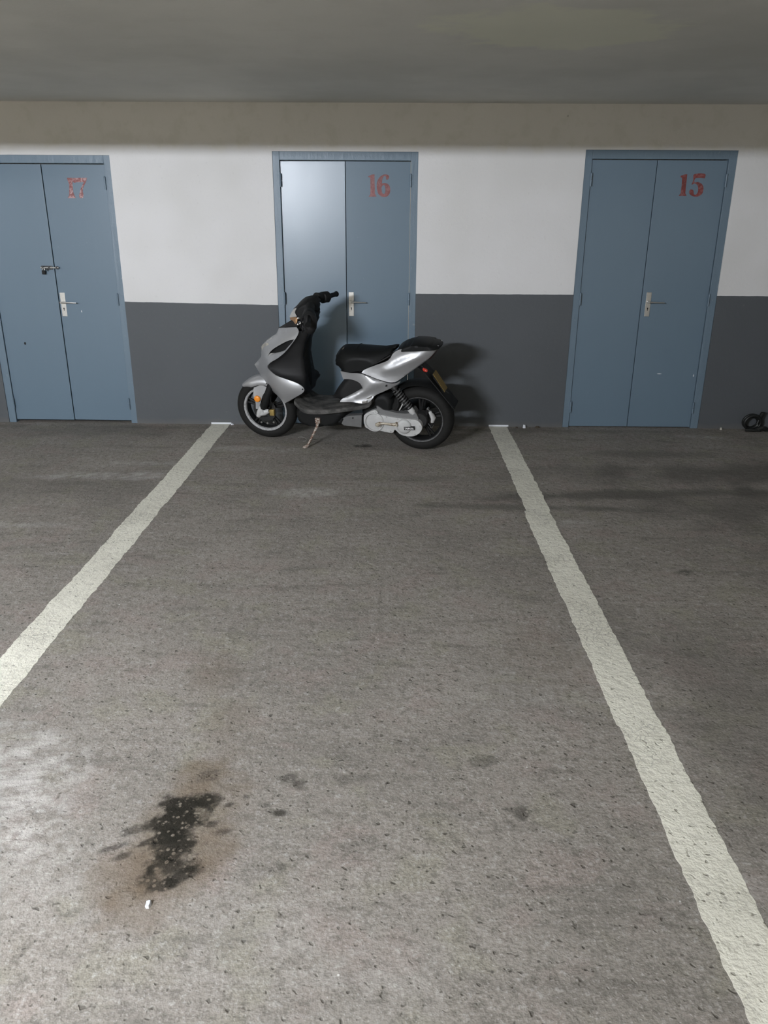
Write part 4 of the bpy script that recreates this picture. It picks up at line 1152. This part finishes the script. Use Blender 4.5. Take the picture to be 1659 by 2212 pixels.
# exhaust on the far side
g = Geo().tube([(.40, -.06, .22), (.33, -.10, .18), (.22, -.135, .20), (.14, -.15, .25)], [.014, .014, .016, .03], 12)
g.tube([(.16, -.15, .24), (.12, -.155, .26), (-.10, -.165, .34), (-.16, -.165, .36), (-.175, -.165, .365)], [.03, .05, .052, .046, .02], 18)
g.out('exhaust', MAT['black'], S)

# handlebar cover, grip, lever, lamp fragment
bar = inflate([(.962, 1.022), (.925, 1.062), (.893, 1.094), (.852, 1.122), (.80, 1.134), (.768, 1.128), (.757, 1.085), (.766, 1.035), (.766, 1.00), (.778, .95), (.798, .905), (.83, .885), (.86, .90), (.89, .945), (.915, .985)], .105, .014, power=.45, flat=1.6)
bar = bar.out('handlebar_cover', MAT['black'], S, True, 60)
Geo().tube([(.80, 0, 1.05), (.86, 0, .93), (.90, 0, .84)], [.05, .045, .05], 14).out('steering_column', MAT['black'], S)
def bar_side(sg):
    if sg > 0:
        p = [Vector((.800, .075, 1.075)), Vector((.780, .150, 1.045)), Vector((.768, .205, 1.030)), Vector((.735, .318, 1.005))]
    else:
        p = [Vector((.800, -.065, 1.105)), Vector((.778, -.130, 1.088)), Vector((.752, -.192, 1.083)), Vector((.728, -.320, 1.073))]
    d_ = (p[3] - p[2]).normalized()
    g = Geo().tube([p[0], p[1]], [.034, .034], 14)
    g.tube([p[1] - d_ * .015, p[1], p[2] - d_ * .012, p[2] - d_ * .008], [.026, .042, .040, .026], 14)
    g.tube([p[1] + Vector((0, .01, -.012)), p[2] + Vector((.002, -.004, -.028))], [.02, .018], 10)
    sw = g.out('switch_housing', MAT['black'], S)
    g = Geo()
    pts, rad = [], []
    N = 26
    for k in range(N + 1):
        t_ = k / N
        pts.append(p[2].lerp(p[3], t_)); rad.append(.0165 + (.0010 if k % 2 else 0) + (.004 if k >= N - 2 else 0))
    g.tube(pts, rad, 14)
    g.out('grip', MAT['vinyl'], sw)
    lv_ = Vector((1, 0, 0)) - d_ * d_.x
    lv_.normalize()
    g = Geo().tube([p[1] + lv_ * .03, p[2] + lv_ * .045 + Vector((0, 0, -.01)), p[2].lerp(p[3], .6) + lv_ * .050 + Vector((0, 0, -.018)), p[3] + lv_ * .045 + Vector((0, 0, -.02))], [.008, .0065, .006, .007], 8, flat=.6)
    g.out('brake_lever', MAT['blackgrey'], sw)
bar_side(1); bar_side(-1)
g = Geo()
g.tube([(.800, .10, 1.065), (.785, .15, 1.035), (.765, .19, .995), (.762, .205, .955), (.772, .20, .925), (.780, .195, .912)], [.030, .046, .052, .046, .034, .012], 16)
g.out('hand_guard', MAT['blackgrey'], S)
g = Geo()
panel([(u_, v_, w_ + .012) for u_, v_, w_, *_ in TR['lampbit']], .010, .03, .05, geo=g)
g.out('cover_fragment', MAT['palecover'], S, True, 45)
g = Geo()
panel([(u_, v_, w_ + .004) for u_, v_, w_, *_ in TR['amber']], .010, .03, .03, geo=g)
am = g.out('front_indicator', MAT['brown'], S, True, 45)
Geo().tube([(.9035, .097, .990), (.904, .1, .975), (.908, .097, .957)], [.003, .0065, .003], 8).out('lens_edge', plain('pale_amber', (.75, .45, .22), .4), am)
for u_, v_, w_, *_ in TR['bolts']:
    g = Geo().tube([(u_ - .006, w_ - .01, v_), (u_ + .003, w_, v_), (u_ + .008, w_ + .004, v_ - .003)], [.006, .009, .005], 8)
    g.out('bar_fitting', MAT['chrome'], S)
Geo().tube([(.865, .095, .953), (.8536, .11, .9276), (.860, .11, .905), (.867, .10, .880)], .003, 8).out('throttle_cable', MAT['darkmetal'], S)
Geo().tube([(.79, .07, .915), (.78, .085, .895), (.80, .08, .875)], .004, 8).out('ignition_key', MAT['darkmetal'], S)

# rusty side stand with its wire loop, standing on the floor
kf = Vector(uvw(TR['kickfoot'][0]))
kt = Vector((.789, .115, .205))
g = Geo()
b_ = box_bm(kt.x - .020, kt.x + .020, kt.y - .022, kt.y + .018, kt.z - .012, kt.z + .030, .004)
b_.verts.index_update()
g.add([v.co.copy() for v in b_.verts], [[v.index for v in f.verts] for f in b_.faces]); b_.free()
g.tube([kt + Vector((0, .01, .0)), kt + Vector((.004, .018, -.035)), kf.lerp(kt, .12)], [.015, .0115, .0085], 10)
stand = g.out('side_stand', MAT['rust'], S, True, 40)
g = Geo().tube([kf.lerp(kt, .12), kf + Vector((.004, 0, .010)), kf + Vector((.028, .010, .004))], [.010, .012, .008], 10, flat=.5)
g.out('stand_foot', MAT['rust'], stand)
lc = kf + Vector((.040, -.02, .060))
g = Geo()
g.tube([lc + Vector((.036 * math.cos(a), .012 * math.sin(a), .022 * math.sin(a))) for a in [math.radians(-40 + 310 * k / 20) for k in range(21)]], .0028, 6)
g.out('wire_loop', MAT['chrome'], stand)

# ------------------------------------------------------------------ coiled cable by the right-hand wall
cc = Vector((2.985, -0.055, 0.072))
coil = empty('coiled_cable', (cc.x, cc.y, 0.0))
tag(coil, 'small black coiled cable lying on the floor right of door 15', 'cable')
def rel(g, name, mat, parent):
    g.v = [(p[0] - cc.x, p[1] - cc.y, p[2]) for p in g.v]
    return g.out(name, mat, parent)
for k, (r_, dy, dz, tl) in enumerate([(.066, -.012, -.002, .20), (.060, .004, .0, .30), (.054, .016, -.004, .12), (.063, .026, .002, .38)]):
    pts = []
    for j in range(33):
        a = 2 * math.pi * j / 32 + k
        pts.append((cc.x + r_ * math.cos(a), cc.y + dy + r_ * math.sin(a) * tl * -.6, cc.z + dz + r_ * .92 * math.sin(a)))
    rel(Geo().tube(pts, .0115, 12), 'cable_loop', MAT['cable'], coil)
rel(Geo().tube([(cc.x + .02, cc.y - .03, .018), (cc.x + .07, cc.y - .04, .035), (cc.x + .10, cc.y - .035, .020), (cc.x + .14, cc.y - .03, .013)], [.016, .02, .018, .012], 10), 'cable_tail', MAT['cable'], coil)
rel(Geo().tube([(cc.x - .06, cc.y - .03, .014), (cc.x, cc.y - .045, .016), (cc.x + .06, cc.y - .04, .016)], .013, 10), 'cable_tail', MAT['cable'], coil)
b_ = box_bm(cc.x + .040, cc.x + .072, cc.y - .012, cc.y + .014, .095, .160, .006)
for v in b_.verts:
    v.co.x += (v.co.z - .095) * .35
b_.verts.index_update()
g = Geo().add([v.co.copy() for v in b_.verts], [[v.index for v in f.verts] for f in b_.faces]); b_.free()
rel(g, 'cable_plug', MAT['cable'], coil)
rel(Geo().tube([(cc.x + .045, cc.y, .06), (cc.x + .055, cc.y, .105)], .011, 10), 'cable_neck', MAT['cable'], coil)

# ------------------------------------------------------------------ small litter
def scrap(name, x, y, sx, sy, h, mat, label, cat, n=7):
    vs = []
    for zz, k_ in ((0.0, 1.0), (h, .75)):
        for k in range(n):
            a = 2 * math.pi * k / n
            r = .75 + .45 * random.random()
            vs.append((sx * r * k_ * math.cos(a), sy * r * k_ * math.sin(a), zz + (h * .4 * random.random() if zz else 0)))
    f = [tuple(range(n - 1, -1, -1)), tuple(range(n, 2 * n))] + [(k, (k + 1) % n, n + (k + 1) % n, n + k) for k in range(n)]
    o = obj(name, vs, f, mat, None)
    o.location = (x, y, 0.0)
    return tag(o, label, cat)
scrap('plastic_scrap', -.620, -4.993, .008, .014, .006, MAT['chip'], 'tiny bluish white scrap at the lower end of the oil stain', 'scrap')
scrap('plaster_chip', 1.095, -.030, .014, .012, .020, MAT['chip'], 'white plaster chip by the wall right of the right bay line', 'chip')
scrap('dry_leaf', 1.205, -.030, .022, .012, .012, MAT['leaf'], 'dark crumpled leaf at the wall foot left of door 15', 'leaf', 9)
scrap('dry_leaf', 1.030, -.035, .010, .008, .008, MAT['leaf'], 'tiny dark leaf bit beside the top of the right bay line', 'leaf')
scrap('plaster_chip', 2.745, -.030, .010, .012, .016, MAT['grit'], 'pale grit lump at the wall foot between door 15 and cable', 'chip')
scrap('plaster_chip', -1.375, -.020, .012, .010, .010, MAT['chip'], 'white chip at the wall end of the left bay line', 'chip')

# ------------------------------------------------------------------ fluorescent fittings behind the beam (their light is the lit tube itself)
def lamp(x, y, z, strength, label):
    root = empty('ceiling_lamp', (x, y, CEIL))
    tag(root, label, 'lamp', 'fluorescent ceiling lamps')
    hz = z + .045 - CEIL
    o = box('lamp_housing', -.66, .66, -.07, .07, hz, 0.0, MAT['housing'], root, .004)
    t = NT('lit_tube')
    em = t.node('ShaderNodeEmission', None, Color=TUBE_COLOR, Strength=strength)
    t.t.links.new(em.outputs[0], t.n['Material Output'].inputs['Surface'])
    g = Geo().tube([(-.60, 0, z - CEIL), (.60, 0, z - CEIL)], .028, 10)
    g.out('lit_tube', t.mat, root)
    for e in (-.625, .60):
        box('tube_holder', e, e + .025, -.03, .03, z - CEIL - .03, hz, MAT['housing'], root)
for k, (x, y, z, s_) in enumerate(LAMPS):
    lamp(x, y, z, s_, ['white fluorescent ceiling lamp nearest the scooter bay', 'white fluorescent ceiling lamp farther to the left'][k])
